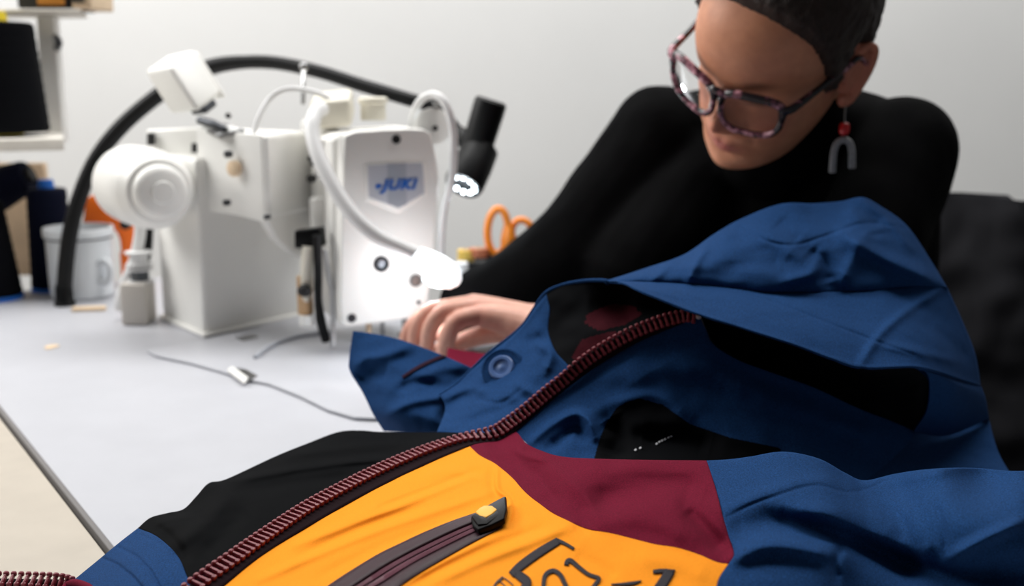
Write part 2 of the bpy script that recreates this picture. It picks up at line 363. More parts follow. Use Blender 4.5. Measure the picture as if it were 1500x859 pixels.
# the other half of the zipper, lying at the hem
LZ = Z3([(-40,848,.007),(0,849,.007),(50,850,.007),(96,851,.008),(116,856,.009)]); LZt = Z3([(-40,860,.004),(0,861,.004),(50,862,.004),(96,863,.004),(116,868,.005)])
B_ = np.stack([resample(LZ, 40), resample(LZt, 40)]); B_ = np.concatenate([B_[0:1]+(B_[1:2]-B_[0:1])*k for k in (-.1, .3, .7, 1.0)])
zt2 = cloth('zipper_tape', B_, M['tape'], jk, th=.001)
fr2 = tooth_frames(LZ, LZt, .0050)
set_teeth(fr2, zt2, 99); set_teeth(fr, zt, 100-len(fr2))

# orange chest panel
SEAM_O = Z3([(687,653,.063),(704,668,.066),(726,680,.069),(749,699,.072),(774,725,.075),(806,749,.078),(832,763,.080),(864,776,.081),(896,782,.082),(928,790,.082),(960,798,.082),(992,803,.082),(1024,813,.081),(1050,824,.080),(1067,827,.079)])
O_R = Z3([(1067,827,.079),(1056,843,.078),(1050,859,.077),(1040,905,.074)])
# grid: across = along the zipper, down = away from it
A = patch(TAPE_LOW, O_R[::-1], Z3([(282,905,.048),(500,905,.062),(750,905,.072),(900,905,.074)])+[O_R[-1]], SEAM_O, 210, 230, -.006, .0012, 22)
chest = cloth('chest_panel', A, M['orange'], jk, th=.0016, skirt='')
# burgundy yoke
BT = Z3([(687,653,.063),(708,649,.064)])+[TAPE_UP[0], TAPE_UP[1]]+Z3([(771,650,.072),(794,661,.077),(822,669,.081),(864,672,.085),(944,674,.088),(1035,675,.09)])
BR = Z3([(1035,675,.09),(1038,683,.091),(1050,722,.091),(1059,757,.088),(1069,789,.084),(1075,812,.081),(1067,827,.079)])
A = patch(BT, SEAM_O, [SEAM_O[0]], BR, 170, 110, .004, .0018)
yoke = cloth('yoke_panel', A, M['burg'], jk, skirt='t', back=.012, floor=.03)
# navy shoulder
NT = Z3([(1035,675,.09),(1070,673,.092),(1100,669,.094),(1148,662,.096),(1199,672,.092),(1238,693,.082),(1266,704,.076),(1308,695,.076),(1345,689,.090),(1385,686,.102),(1430,686,.106),(1480,690,.104),(1520,690,.098),(1570,692,.09)])
NL = BR+O_R[1:]
NR = Z3([(1570,692,.09),(1575,770,.085),(1580,905,.045)])
A = patch(NT, Z3([(1040,905,.074),(1190,905,.066),(1260,905,.050),(1400,905,.046),(1580,905,.045)]), NL, NR, 220, 130, .006, .0022, 20)
A[..., 2] += .045*np.exp(-((A[..., 0]-1440)/48)**2-((A[..., 1]-695)/44)**2)
shoulder = cloth('shoulder_panel', A, M['navy'], jk, skirt='t', back=.015, floor=.02)
# lower hood behind the shoulder
A = patch([(1170,610,.915),(1330,612,.925),(1400,610,.945),(1446,604,.955)], [(1170,715,.82),(1290,715,.82),(1400,712,.825),(1484,700,.83)], [(1170,610,.915),(1170,715,.82)], [(1446,604,.955),(1462,661,.90),(1484,700,.83)], 60, 30, .01, .003)
cloth('hood_base', A, M['navy'], jk, skirt='r')

# collar in front of the opening
CT = [(1024,463,.847),(1034,482,.849),(1046,505,.85),(1080,527,.85),(1124,544,.852),(1192,568,.86),(1256,598,.87),(1305,617,.88),(1344,634,.89)]
A = patch(CT, [(754,634,.812),(785,662,.79),(822,678,.775),(944,692,.765),(1100,692,.77),(1266,708,.80)], TAPE_UP[::-1][:-1], [(1344,634,.89),(1310,670,.85),(1266,708,.80)], 330, 230, .006, .003, 26, 'l')
NECK = [(874,660),(880,640),(890,618),(902,600),(916,590),(936,584),(972,594),(1011,622),(1070,642),(1143,657),(1143,720),(860,720)]
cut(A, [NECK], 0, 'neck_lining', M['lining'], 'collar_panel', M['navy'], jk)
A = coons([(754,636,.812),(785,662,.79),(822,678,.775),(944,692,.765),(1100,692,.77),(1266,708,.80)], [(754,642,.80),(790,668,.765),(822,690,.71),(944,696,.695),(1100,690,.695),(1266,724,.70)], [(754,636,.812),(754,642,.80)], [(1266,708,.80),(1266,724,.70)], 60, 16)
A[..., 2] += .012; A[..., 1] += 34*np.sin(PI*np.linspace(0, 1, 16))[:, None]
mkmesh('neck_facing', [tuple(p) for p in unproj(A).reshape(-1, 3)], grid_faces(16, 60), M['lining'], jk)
# flap with the snap
LE = [(645,579,.905),(668,564,.912),(691,542,.918),(716,518,.922),(751,491,.925),(768,474,.925),(784,450,.923),(800,429,.92)]
LR = [(800,429,.92),(805,455,.905),(803,485,.892),(814,515,.868),(836,539,.85)]
A = patch(LE, [(640,633,.836)]+TEETH_UP[:6], [(645,579,.905),(652,600,.88),(640,633,.836)], LR, 130, 110, .010, .002, 30)
flap = cloth('collar_flap', A, M['navy'], jk)
# back half of the collar standing behind it
L1T = [(517,485,1.0),(552,490,.99),(590,499,.975),(642,518,.96),(668,529,.953),(695,541,.948)]
A = patch(L1T, Z3([(562,632,.012),(600,634,.03)])+[(668,634,.87)], [(517,485,1.0),(511.5,525,.985),(513,545,.98),(531,575,.965),(546,606,.945)]+Z3([(562,632,.012)]), [(695,541,.948),(692,570,.935),(682,600,.905),(668,634,.87)], 110, 90, .014, .003, 28)
cloth('collar_back', A, M['navy'], jk)
STRIP = np.array([(590,553),(610,541),(630,530),(655,521)], float)
# hood: brim
BRT = [(884,412,.896),(904,412,.895),(950,413,.892),(997,415,.89),(1085,424,.885),(1143,429,.885),(1266,426,.90),(1340,420,.92),(1388,422,.945)]
BRB = [(884,412,.896),(904,412.8,.886),(918,416,.868),(932,423,.850),(962,436,.833),(1026,461,.815),(1095,483,.80),(1163,505,.792),(1222,527,.787),(1266,539,.788),(1339,538,.805),(1378,546,.835),(1412,558,.885),(1437,566,.93)]
BRR = [(1388,422,.945),(1412,475,.94),(1429,520,.935),(1437,566,.93)]
A = patch(BRT, BRB, [BRT[0]], BRR, 210, 80, .006, .0022, 26)
q, t = segdist(A[..., 0], A[..., 1], [p[:2] for p in BRB]); A[..., 2] -= .001*np.exp(-((q-1.5)/2.0)**2)
cloth('hood_brim', A, M['navy'], jk, th=.0018)
# hood: crown
CRT = [(884,412,.896),(905,406,.92),(948,392,.94),(1002,373,.955),(1046,343,.97),(1085,321,.985),(1143,299,.995),(1192,298,1.0),(1231,295,1.005),(1263,289,1.005),(1290,302,1.0),(1329,331,.985),(1364,382,.965),(1388,422,.945)]
A = patch(CRT, BRT, [BRT[0]], [BRT[-1]], 210, 90, .028, .004, 24)
b = MB(); b.tube([P(*p) for p in LE+[(824,418,.917),(852,412.3,.909),(874,411,.90),(890,412,.893)]], .0017, 10); b.build('hem_edge', M['navy'], jk)
crown = cloth('hood_crown', A, M['navy'], jk, skirt='t', back=.035, fade=.3)
# hood: side wall under the brim
A = patch([(1339,538,.812),(1378,547,.842),(1412,559,.89),(1437,566,.93)], [(1338,634,.885),(1388,638,.905),(1449,614,.94)], [(1339,538,.812),(1360,552,.83),(1358,600,.86),(1338,634,.885)], [(1437,566,.93),(1444,585,.935),(1449,614,.94)], 60, 50, .006, .002)
cloth('hood_side', A, M['navy'], jk, skirt='r', back=.03)
# hood: lining seen through the opening
IT = [(800,429,.92),(824,418,.918),(852,412.8,.91),(874,411.5,.902)]+[(x, y-.4, d+.006) for x, y, d in BRB[1:-3]]
IB = [(836,539,.85)]+TEETH_UP[6:]+CT[1:]
A = coons(IT, IB, LR, [(1339,538,.811),(1360,560,.84),(1358,600,.865),(1344,634,.89)], 150, 60)
u = np.linspace(0, 1, 150)[None, :]; v = np.linspace(0, 1, 60)[:, None]
A[..., 2] += .10*np.sin(PI*np.clip(u*1.15-.12, 0, 1))*np.sin(PI*v)**.7*(.25+.75*u**.5)+wob(A, .004, 26)
cut(A, [[(862,460),(885,450),(905,446),(928,449),(938,462),(915,476),(880,484),(858,474)], [(850,500),(872,492),(900,485),(910,495),(888,506),(862,520),(845,532),(838,522)]], 0, 'chin_guard', M['blining'], 'hood_lining', M['lining'], jk)

# things sewn or printed on the cloth: laid on its real surface
def bvh(o):
    me = o.data; return BVHTree.FromPolygons([v.co for v in me.vertices], [tuple(p.vertices) for p in me.polygons])
BV = {}
def on(o, x, y, lift=.0006):
    if o.name not in BV: BV[o.name] = bvh(o)
    r = ray(x, y).normalized(); h, n, i, d = BV[o.name].ray_cast(CAM, r)
    if h is None: return None
    if n.dot(r) > 0: n = -n
    return h+n*lift, n
def ribbon(name, o, pts, w, m, parent, lift=.0006, n=40, th=.0004):
    """a strip of the given widths along a line on the cloth, as a thin solid"""
    w = list(w) if hasattr(w, '__len__') else [w]*len(pts)
    q = resample([(a, b, c) for (a, b), c in zip(pts, w)], n); V = []; t = np.gradient(q[:, :2], axis=0); t /= np.linalg.norm(t, axis=1)[:, None]+1e-9
    for i in range(n):
        for k in (-.5, -.25, 0, .25, .5):
            h = on(o, q[i, 0]-t[i, 1]*q[i, 2]*k, q[i, 1]+t[i, 0]*q[i, 2]*k, lift)
            V.append(h[0] if h else (V[-1] if V else P(q[i, 0], q[i, 1], .6)))
    ob = mkmesh(name, V, grid_faces(n, 5), m, parent)
    md = ob.modifiers.new('thickness', 'SOLIDIFY'); md.thickness = th; md.offset = 0
    return ob
def merge(objs, name):
    V = []; Fc = []; o0 = objs[0]; par = o0.parent
    for o in objs:
        k = len(V); V += [tuple(v.co) for v in o.data.vertices]; Fc += [tuple(i+k for i in p.vertices) for p in o.data.polygons]
    m = o0.data.materials[0]
    for o in objs: bpy.data.objects.remove(o)
    n = mkmesh(name, V, Fc, m, par); md = n.modifiers.new('thickness', 'SOLIDIFY'); md.thickness = .0004; md.offset = 0
    return n
# printed emblem
G = lambda p: [(720+x/4.1667, 760+y/4.1667) for x, y in p]
L = 'logo_print'
merge([ribbon(L, chest, G([(120,350),(180,295),(290,215),(408,142)]), [10,12.5,12.5,11], M['logo'], chest),
       ribbon(L, chest, G([(395,135),(450,160),(504,192)]), [5,4.5,4], M['logo'], chest, n=16),
       ribbon(L, chest, G([(125,325),(180,362),(215,395),(200,440),(170,480)]), [9,13,14,13,12], M['logo'], chest),
       ribbon(L, chest, G([(322,470),(318,410),(330,352),(375,326),(418,350),(450,410),(480,480)]), 6.5, M['logo'], chest),
       ribbon(L, chest, G([(457,292),(462,270),(482,263),(530,302),(590,347),(655,372),(640,400),(610,440)]), [7,7,6.5,6,5.5,5.5,6,6], M['logo'], chest),
       ribbon(L, chest, G([(730,410),(800,408),(860,402),(915,388)]), [1.5,4,5,1.5], M['logo'], chest, n=20),
       ribbon(L, chest, G([(1090,325),(1065,370),(1020,440)]), [15,15,16], M['logo'], chest, n=20),
       ribbon(L, chest, G([(986,332),(1040,326),(1122,324)]), [5.5,6,2.5], M['logo'], chest, n=20)], 'logo_print')
merge([ribbon(L, chest, G(p), 1.1, M['thin'], chest, n=14) for p in ([(5,430),(30,395),(66,363)], [(64,362),(100,385),(135,415)], [(45,385),(75,410),(95,440)], [(20,420),(40,395),(70,372)])], 'logo_outline')
# pocket zipper
up = [(440,905),(470,880),(499,858),(540,830),(580,809),(620,790),(660,773),(700,759),(730,747)]; lo = [(500,905),(540,880),(580,858),(620,832),(660,810),(700,789),(735,772),(740,768),(744,755)]
def between(k0, k1): 
    a = resample(up, 60); b = resample(lo, 60); return [tuple(p) for p in a*(1-(k0+k1)/2)+b*(k0+k1)/2], list(np.linalg.norm(b-a, axis=1)*(k1-k0))
pts, w = between(0, 1); pk = ribbon('pocket_zipper', chest, pts, w, M['ptape'], jk, .0006, 80)
for k0, k1, lift in ((.02, .36, .0026),):
    pts, w = between(k0, k1); ribbon('tape_fold', chest, pts, w, M['ptape'], pk, lift, 80, .0016)
for kk, nm in ((.45, 'zip_coil'), (.66, 'zip_coil')):
    b = MB(); a = resample(up, 150); c = resample(lo, 150); q = a*(1-kk)+c*kk; wv = np.linalg.norm(c-a, axis=1)
    for i in range(0, 138):
        d = (c[i]-a[i]); e0 = on(chest, *(q[i]-d*.07), .0012); e1 = on(chest, *(q[i]+d*.07), .0012)
        if e0 and e1:
            m_ = (e0[0]+e1[0])/2+e0[1]*.0009; b.tube([e0[0], m_, e1[0]], [.0004, .0005, .0004], 6, False)
    b.build(nm, M['coil'], pk)
def slab(name, o, poly, m, parent, lift, h, bevel):
    b = MB(); q = [on(o, x, y, lift) for x, y in poly]; nrm = sum((k[1] for k in q), Vector()).normalized(); c = sum((k[0] for k in q), Vector())/len(q)
    pts = [k[0]-nrm*((k[0]-c).dot(nrm)) for k in q]; return b.prism(pts, nrm*h, bevel).build(name, m, parent)
slab('zip_slider', chest, [(691,768),(700,759),(716,752),(733,744),(745,740),(746,757),(742,772),(722,781),(703,787),(694,780)], M['slider'], pk, .001, .0042, .0012)
slab('zip_pull', chest, [(698,765),(704,759),(711,755.5),(723,756),(730,761),(722,768),(714,772.5),(704,770)], M['pull'], pk, .0050, .0014, .0006)
slab('pull_loop', chest, [(692,770),(698,765.5),(714,773),(730,762),(734,768),(715,782),(702,783)], M['slider'], pk, .0044, .0016, .0006)
# snap
p_, n_ = on(flap, 737, 542, .0015); n_ = (n_+(CAM-p_).normalized()*1.1).normalized()
b = MB(); b.lathe(p_, n_, [(-.002, .0185), (.0012, .0180), (.0018, .0165), (.0012, .0150), (.0010, .012), (.001, 0)], 40); rg = b.build('snap_patch', M['navy'], jk)
b = MB(); b.lathe(p_, n_, [(0, .0108), (.0030, .0108), (.0040, .0098), (.0038, .0072), (.0024, .0064), (.0022, .0034), (.0028, .002), (.0029, 0)], 40); b.build('snap_button', M['snap'], rg)
# tiny lettering on the neck lining
wj = bpy.data.objects['neck_lining']
dots = []
for (x, y) in [(931,661),(938,658),(962,652),(966,649),(970,647),(974,645),(979,642),(983,640)]:
    dots.append(ribbon('size_print', wj, [(x-1.3, y+.8), (x+1.3, y-.8)], 2.2, M['label'], wj, .0008, 4))
merge(dots, 'size_print')
cb = bpy.data.objects['collar_back']
ribbon('collar_seam', cb, [(590,554),(610,541),(632,530),(652,522)], [4,5,5,5], M['seamdark'], cb, .0008)
b = MB(); q = P(1023,464,.845); b.ball(q, .0022); b.build('stopper', M['label'], zt)
# end of the jacket held under the needle
b = MB(); 
V = unproj(patch([(655,512,1.135),(690,518,1.13),(720,520,1.125),(760,508,1.12)], [(640,602,1.0),(690,600,1.0),(720,595,.99),(770,580,.98)], [(655,512,1.135),(652,545,1.07),(640,602,1.0)], [(760,508,1.12),(768,540,1.05),(770,580,.98)], 30, 24, .004, .003))
o = mkmesh('hanging_facing', [tuple(p) for p in V.reshape(-1, 3)], grid_faces(24, 30), M['burg'], jk); md = o.modifiers.new('thickness', 'SOLIDIFY'); md.thickness = .002
# ------------------------------------------------------------------ the person at the machine
HO = Vector((.280, 1.168, 1.117)); HL = Vector((.727, -.5555, -.4037)); HF = Vector((-.6787, -.492, -.5452)); HU = Vector((-.1043, -.6704, .7347))
def HW(l, f, u): return HO+HL*l+HF*f+HU*u
def HI(p): d = Vector(p)-HO; return d.dot(HL), d.dot(HF), d.dot(HU)
def gs(x, s): return np.exp(-(x/s)**2)
def head_grid(nu=150, nv=120):
    us = [-.116,-.110,-.102,-.092,-.080,-.066,-.052,-.036,-.018,0,.020,.040,.060,.078,.093,.105,.113,.118]
    fr = [.072,.084,.091,.093,.091,.094,.094,.091,.090,.091,.097,.101,.098,.089,.074,.054,.032,.004]
    bk = [.040,.012,-.012,-.030,-.046,-.060,-.070,-.080,-.088,-.094,-.098,-.098,-.094,-.085,-.072,-.055,-.034,-.004]
    wd = [.014,.029,.041,.051,.057,.062,.065,.066,.070,.0735,.076,.0765,.074,.068,.058,.044,.028,.003]
    uu = -.116+.234*(.5-.5*np.cos(np.linspace(0, PI, nv)))
    def it(a):                          # smooth interpolation
        q = resample([(x, y) for x, y in zip(us, a)], 400); return np.interp(uu, q[:, 0], q[:, 1])
    f, b, w = it(fr), it(bk), it(wd); th = np.linspace(0, 2*PI, nu, endpoint=False)
    V = np.zeros((nv, nu, 3))
    for i in range(nv):
        c = b[i]*.5+f[i]*.5; c += .0; h = (f[i]-b[i])/2
        cx, sy = np.sin(th), np.cos(th); e = 2/2.35
        l = w[i]*np.sign(cx)*np.abs(cx)**e; ff = c+h*np.sign(sy)*np.abs(sy)**e
        l = l*(1-.10*np.clip(sy, 0, 1)**2)
        V[i, :, 0] = l; V[i, :, 1] = ff; V[i, :, 2] = uu[i]
    l, ff, u = V[..., 0], V[..., 1], V[..., 2]; al = np.abs(l); fm = np.clip((ff-.02)/.05, 0, 1)
    d = np.zeros_like(l)
    ramp = np.interp(u, [-.052,-.046,-.040,-.034,-.024,-.010,.006,.020,.032], [0,.006,.020,.0265,.0235,.0150,.0075,.0025,0])
    sg = np.interp(u, [-.05,-.036,-.02,0,.02], [.0125,.0125,.0105,.0085,.0105]); d += ramp*np.exp(-(al/sg)**2)
    d += .0085*gs(al-.0145, .0065)*gs(u+.038, .0075)                    # wings of the nose
    d -= .0105*gs(al-.031, .015)*gs(u-.004, .011)                       # eye hollows
    d += .0075*gs(al-.031, .0115)*gs(u+.001, .0085)                      # lids over the eyes
    d -= .0016*gs(al-.031, .013)*gs(u+.0055-.0025*gs(al-.031, .01), .0014)  # closed lid line
    d += .0040*gs(al-.030, .020)*gs(u-.024, .007)                        # brows
    d += .0050*gs(al-.047, .018)*gs(u+.024, .017)                        # cheekbones
    d += .0055*gs(al-.007, .010)*gs(u+.0635, .0042)+.0062*gs(al, .015)*gs(u+.0755, .0050)   # lips
    d -= .0050*gs(al, .022)*gs(u+.0690, .0018)
    d -= .0040*gs(al, .018)*gs(u+.0855, .0050)
    d += .0060*gs(al, .017)*gs(u+.1000, .010)
    d -= .0022*gs(al-.029+.2*(u+.05), .004)*gs(u+.052, .016)             # folds beside the mouth
    V[..., 1] += d*fm; V[..., 0] += np.sign(l)*.0025*gs(al-.060, .02)*gs(u+.03, .02)*fm
    return V, nu, nv
HV, hu, hv = head_grid()
def ring_faces(nv, nu): return [(i*nu+k, i*nu+(k+1) % nu, (i+1)*nu+(k+1) % nu, (i+1)*nu+k) for i in range(nv-1) for k in range(nu)]
def tapered(b, pts, rs, seg=20, k=6):
    P_, R_ = spline3([Vector(p) for p in pts], list(rs), k); b.tube(P_, R_, seg, False); b.ball(P_[0], R_[0], seg=seg); b.ball(P_[-1], R_[-1], seg=seg)
def remesh(name, b, voxel, smooth, m, parent, disp=None):
    o = mkmesh('tmp', b.v, b.f, None); 
    bm = bmesh.new(); bm.from_mesh(o.data); bmesh.ops.recalc_face_normals(bm, faces=bm.faces); bm.to_mesh(o.data); bm.free()
    r = o.modifiers.new('r', 'REMESH'); r.mode = 'VOXEL'; r.voxel_size = voxel
    if smooth: s = o.modifiers.new('s', 'SMOOTH'); s.factor = .5; s.iterations = smooth
    dg = bpy.context.evaluated_depsgraph_get(); me = bpy.data.meshes.new_from_object(o.evaluated_get(dg)); bpy.data.objects.remove(o)
    me.name = name; me.materials.clear(); me.materials.append(m); me.polygons.foreach_set('use_smooth', [True]*len(me.polygons))
    if disp:
        co = [v.co.copy() for v in me.vertices]; no = [v.normal.copy() for v in me.vertices]
        for v, c, n in zip(me.vertices, co, no): v.co = c+n*disp(c)
    n = bpy.data.objects.new(name, me); C.objects.link(n)
    if parent: adopt(n, parent)
    return n
# skeleton
SR, EL_R, WR_R = P(968,205,1.40), P(832,378,1.36), P(676,462,1.31)
SL, EL_L, WR_L = P(1322,222,1.26), P(1190,484,1.13), P(782,486,1.155)
NB = (SR+SL)/2+Vector((.03, .06, .035)); CHEST = (SR+SL)/2+Vector((.03, .055, -.10)); WAIST = CHEST+Vector((.035, .075, -.20)); PELV = WAIST+Vector((.01, .01, -.14))
fwd = Vector((-.41, -.91, 0)); side = Vector((.91, -.41, 0))
HIPL, HIPR = PELV+side*.09, PELV-side*.09; KNL, KNR = HIPL+fwd*.40+side*.04, HIPR+fwd*.40-side*.04
KNL.z = KNR.z = .52; FTL, FTR = KNL+Vector((-.03,-.04,0)), KNR+Vector((-.05,-.04,0)); FTL.z = FTR.z = .07
ps = thing('person', (PELV.x, PELV.y, 0), 'person with short dark hair and black sweater bending over the sewing machine', 'person')
b = MB()
b.add([HW(*p) for p in HV.reshape(-1, 3)], ring_faces(hv, hu)+[tuple(range(hu)), tuple((hv-1)*hu+k for k in range(hu))])
for s in (1, -1):                       # ears
    a = [HL*(s*.55)+HF*-.84, HF*.84*1.0+HL*(s*.55), HU]; ax = (HL*s*.88+HF*.40, HF*.88-HL*s*.40, (HU*.96-HF*.20))
    c = HW(s*.0765, -.018, -.008); b.ball(c, (.006, .0165, .030), ax, 20)
    rim = [c+ax[0]*.006+ax[1]*q[0]+ax[2]*q[1] for q in ((.010,-.010),(.013,.008),(.008,.026),(-.004,.032),(-.015,.024),(-.017,.006),(-.012,-.014),(-.002,-.030),(.007,-.032),(.010,-.022))]
    b.tube(rim, [.0035,.004,.0042,.0045,.0045,.0045,.0045,.0055,.006,.0045], 10)
tapered(b, [HW(0,-.035,-.03), HW(0,-.045,-.085), NB], [.056, .054, .058])
tapered(b, [NB+Vector((0,0,-.02)), CHEST, WAIST, PELV], [.06, .085, .085, .11])
tapered(b, [WR_R+(EL_R-WR_R)*.2, WR_R], [.03, .026]); tapered(b, [SR, EL_R, WR_R], [.045,.038,.026]); tapered(b, [SL, EL_L, WR_L], [.045,.038,.025])
tapered(b, [CHEST+side*.02, SL], [.06,.040]); tapered(b, [CHEST-side*.02, SR], [.06,.040])
for h_, k_, f_ in ((HIPL, KNL, FTL), (HIPR, KNR, FTR)): tapered(b, [h_, k_], [.08, .055]); tapered(b, [k_, f_], [.052, .036]); tapered(b, [f_, f_+fwd*.14+Vector((0,0,-.03))], [.04,.03])
# near hand, knuckles up, fingers bent down onto the cloth
def hand(chains, palm): 
    for ch in chains: tapered(b, [P(x, y, d) for x, y, d, r in ch], [r for *_, r in ch], 14, 4)
    for ch in palm: tapered(b, [P(x, y, d) for x, y, d, r in ch], [r for *_, r in ch], 16, 6)
hand([[(704,463,1.160,.0112),(671,470,1.152,.0104),(655,496,1.154,.0098),(650,528,1.158,.0085)],
      [(698,452,1.178,.0112),(650,458,1.168,.0100),(630,482,1.168,.0092),(626,510,1.172,.0080)],
      [(694,446,1.197,.0112),(634,456,1.190,.0100),(612,477,1.190,.0090),(606,502,1.192,.0078)],
      [(692,447,1.216,.0110),(630,460,1.212,.0096),(604,477,1.212,.0086),(594,496,1.212,.0076)],
      [(750,486,1.20,.0125),(705,492,1.218,.0115),(668,504,1.222,.0100),(644,512,1.220,.0085)]],
     [[(782,484,1.152,.0240),(742,470,1.158,.0165),(704,463,1.160,.0118)], [(780,478,1.160,.0230),(742,462,1.172,.0160),(698,452,1.178,.0120)],
      [(778,474,1.170,.0220),(742,459,1.186,.0155),(694,446,1.197,.0120)], [(778,474,1.175,.0210),(742,461,1.198,.0150),(692,447,1.216,.0118)]])
# far hand, mostly hidden behind the near one
hand([[(652+i*3,452,1.30+.017*i-.03,.010),(628+i*2,456,1.30+.017*i-.04,.0092),(614+i,474,1.30+.017*i-.04,.008)] for i in range(4)]+[[(680,468,1.285,.012),(655,480,1.262,.0105),(640,490,1.252,.009)]],
     [[(690,462,1.31,.022),(652+i*3,452,1.27+.017*i,.0115)] for i in range(4)])
def skin_mat():
    m = bpy.data.materials.new('skin'); m.use_nodes = True; nt = m.node_tree; p = nt.nodes['Principled BSDF']
    at = nt.nodes.new('ShaderNodeVertexColor'); at.layer_name = 'tone'; n = nt.nodes.new('ShaderNodeTexNoise'); n.inputs['Scale'].default_value = 90; n.inputs['Detail'].default_value = 4
    tc = nt.nodes.new('ShaderNodeTexCoord'); nt.links.new(tc.outputs['Object'], n.inputs['Vector'])
    mx = nt.nodes.new('ShaderNodeMixRGB'); mx.blend_type = 'MULTIPLY'; mx.inputs[0].default_value = .35; cr_ = nt.nodes.new('ShaderNodeValToRGB'); cr_.color_ramp.elements[0].color = (.62,.5,.46,1); cr_.color_ramp.elements[0].position = .3; cr_.color_ramp.elements[1].position = .7
    nt.links.new(n.outputs['Fac'], cr_.inputs[0]); nt.links.new(at.outputs['Color'], mx.inputs[1]); nt.links.new(cr_.outputs['Color'], mx.inputs[2]); nt.links.new(mx.outputs[0], p.inputs['Base Color'])
    p.inputs['Roughness'].default_value = .54; p.inputs['Subsurface Weight'].default_value = .12; p.inputs['Subsurface Radius'].default_value = (.01,.004,.002); p.inputs['Subsurface Scale'].default_value = .6
    bp = nt.nodes.new('ShaderNodeBump'); bp.inputs['Strength'].default_value = .15; bp.inputs['Distance'].default_value = .0006; n2 = nt.nodes.new('ShaderNodeTexNoise'); n2.inputs['Scale'].default_value = 600
    nt.links.new(tc.outputs['Object'], n2.inputs['Vector']); nt.links.new(n2.outputs['Fac'], bp.inputs['Height']); nt.links.new(bp.outputs['Normal'], p.inputs['Normal']); return m
body = remesh('body', b, .0020, 2, skin_mat(), ps)
me = body.data; col = me.color_attributes.new('tone', 'FLOAT_COLOR', 'POINT')
co = np.empty(len(me.vertices)*3, np.float32); me.vertices.foreach_get('co', co); co = co.reshape(-1, 3); d = co-np.array(HO)
l, f, u = d@np.array(HL), d@np.array(HF), d@np.array(HU); al = np.abs(l); face = np.clip((f-.05)/.02, 0, 1)*(u > -.12)*(u < .12)*(al < .09)
base = np.array(lin((206,142,108))[:3]); rosy = np.array(lin((196,112,96))[:3]); lip = np.array(lin((168,84,84))[:3]); dark = np.array(lin((70,46,38))[:3])
T = np.tile(base, (len(co), 1)); T[co[:, 2] < TZ+.16] = np.array(lin((220,166,146))[:3]); mixc = lambda T, c, w: T*(1-w[:, None])+c*w[:, None]  # hands painted paler and pinker, the LED lamp's light put into their tone
T = mixc(T, rosy, face*(.45*gs(al-.045,.02)*gs(u+.03,.02)+.5*gs(al,.014)*gs(u+.034,.014)))
T = mixc(T, lip, face*.8*np.clip(1.3*gs(al,.020)*gs(u+.069,.0085), 0, 1))
T = mixc(T, dark, face*.62*np.clip(1.2*gs(al-.031,.017)*gs(u-.026-.004*gs(al-.036,.014),.0040), 0, 1))
T = mixc(T, dark, face*.6*gs(al-.031,.014)*gs(u+.006-.0025*gs(al-.031,.01),.0018))
ear = (al > .068)*(f < .02)*(f > -.06)*(u > -.06)*(u < .05); T = mixc(T, rosy, ear*.5)
kn = sum(np.exp(-(np.linalg.norm(co-np.array(P(x, y, dd)), axis=1)/.011)**2) for x, y, dd in ((704,463,1.15),(671,470,1.142),(650,458,1.16),(634,456,1.18),(698,452,1.168))); T = mixc(T, rosy, np.clip(kn, 0, 1)*.35)
col.data.foreach_set('color', np.hstack([T, np.ones((len(T), 1))]).astype(np.float32).ravel())
# sweater
b = MB()
def sleeve(pts, rs): tapered(b, pts, rs, 22)
sleeve([SR, EL_R, WR_R+(EL_R-WR_R)*.12], [.068,.062,.044]); sleeve([SR+side*.06+Vector((0,0,-.05)), EL_R+side*.09+Vector((0,0,-.02)), EL_R+side*.13+Vector((0,.06,-.03))], [.07,.075,.07]); sleeve([SL, EL_L, WR_L+(EL_L-WR_L)*.22], [.063,.056,.042])
sleeve([CHEST+side*.05, SL+Vector((0,0,-.005))], [.115,.060]); sleeve([CHEST-side*.05, SR+Vector((0,0,-.005))], [.115,.064])
sleeve([NB+Vector((-.01,-.01,-.02)), SL+Vector((-.01,.01,.004))], [.078,.052]); sleeve([NB+Vector((-.01,-.01,-.02)), SR+Vector((.01,.01,.0))], [.075,.052])
for s in (.07, 0, -.07): sleeve([CHEST+side*s, WAIST+side*s, PELV+side*s*1.1], [.115,.118,.135])
sleeve([NB+Vector((-.02,-.03,-.03)), HW(0,.0,-.138)], [.085,.062]); sleeve([NB+Vector((0,0,-.03)), NB+Vector((-.035,-.05,.02)), HW(0,-.022,-.098)], [.082,.076,.066])
fold_n = lambda c: .0035*noise.noise(c*14)+.002*noise.noise(Vector((c.x*40, c.y*40, c.z*12)))
remesh('sweater', b, .005, 6, M['sweater'], ps, fold_n)
b = MB()
for h_, k_, f_ in ((HIPL, KNL, FTL), (HIPR, KNR, FTR)): tapered(b, [PELV, h_, k_], [.125, .095, .066]); tapered(b, [k_, f_+Vector((0,0,.02))], [.064, .050])
remesh('trousers', b, .008, 4, M['trouser'], ps)
for f_ in (FTL, FTR):
    b = MB(); tapered(b, [f_+Vector((0,0,-.02)), f_+fwd*.14+Vector((0,0,-.028))], [.047,.040]); remesh('shoe', b, .006, 3, M['bplastic'], ps)
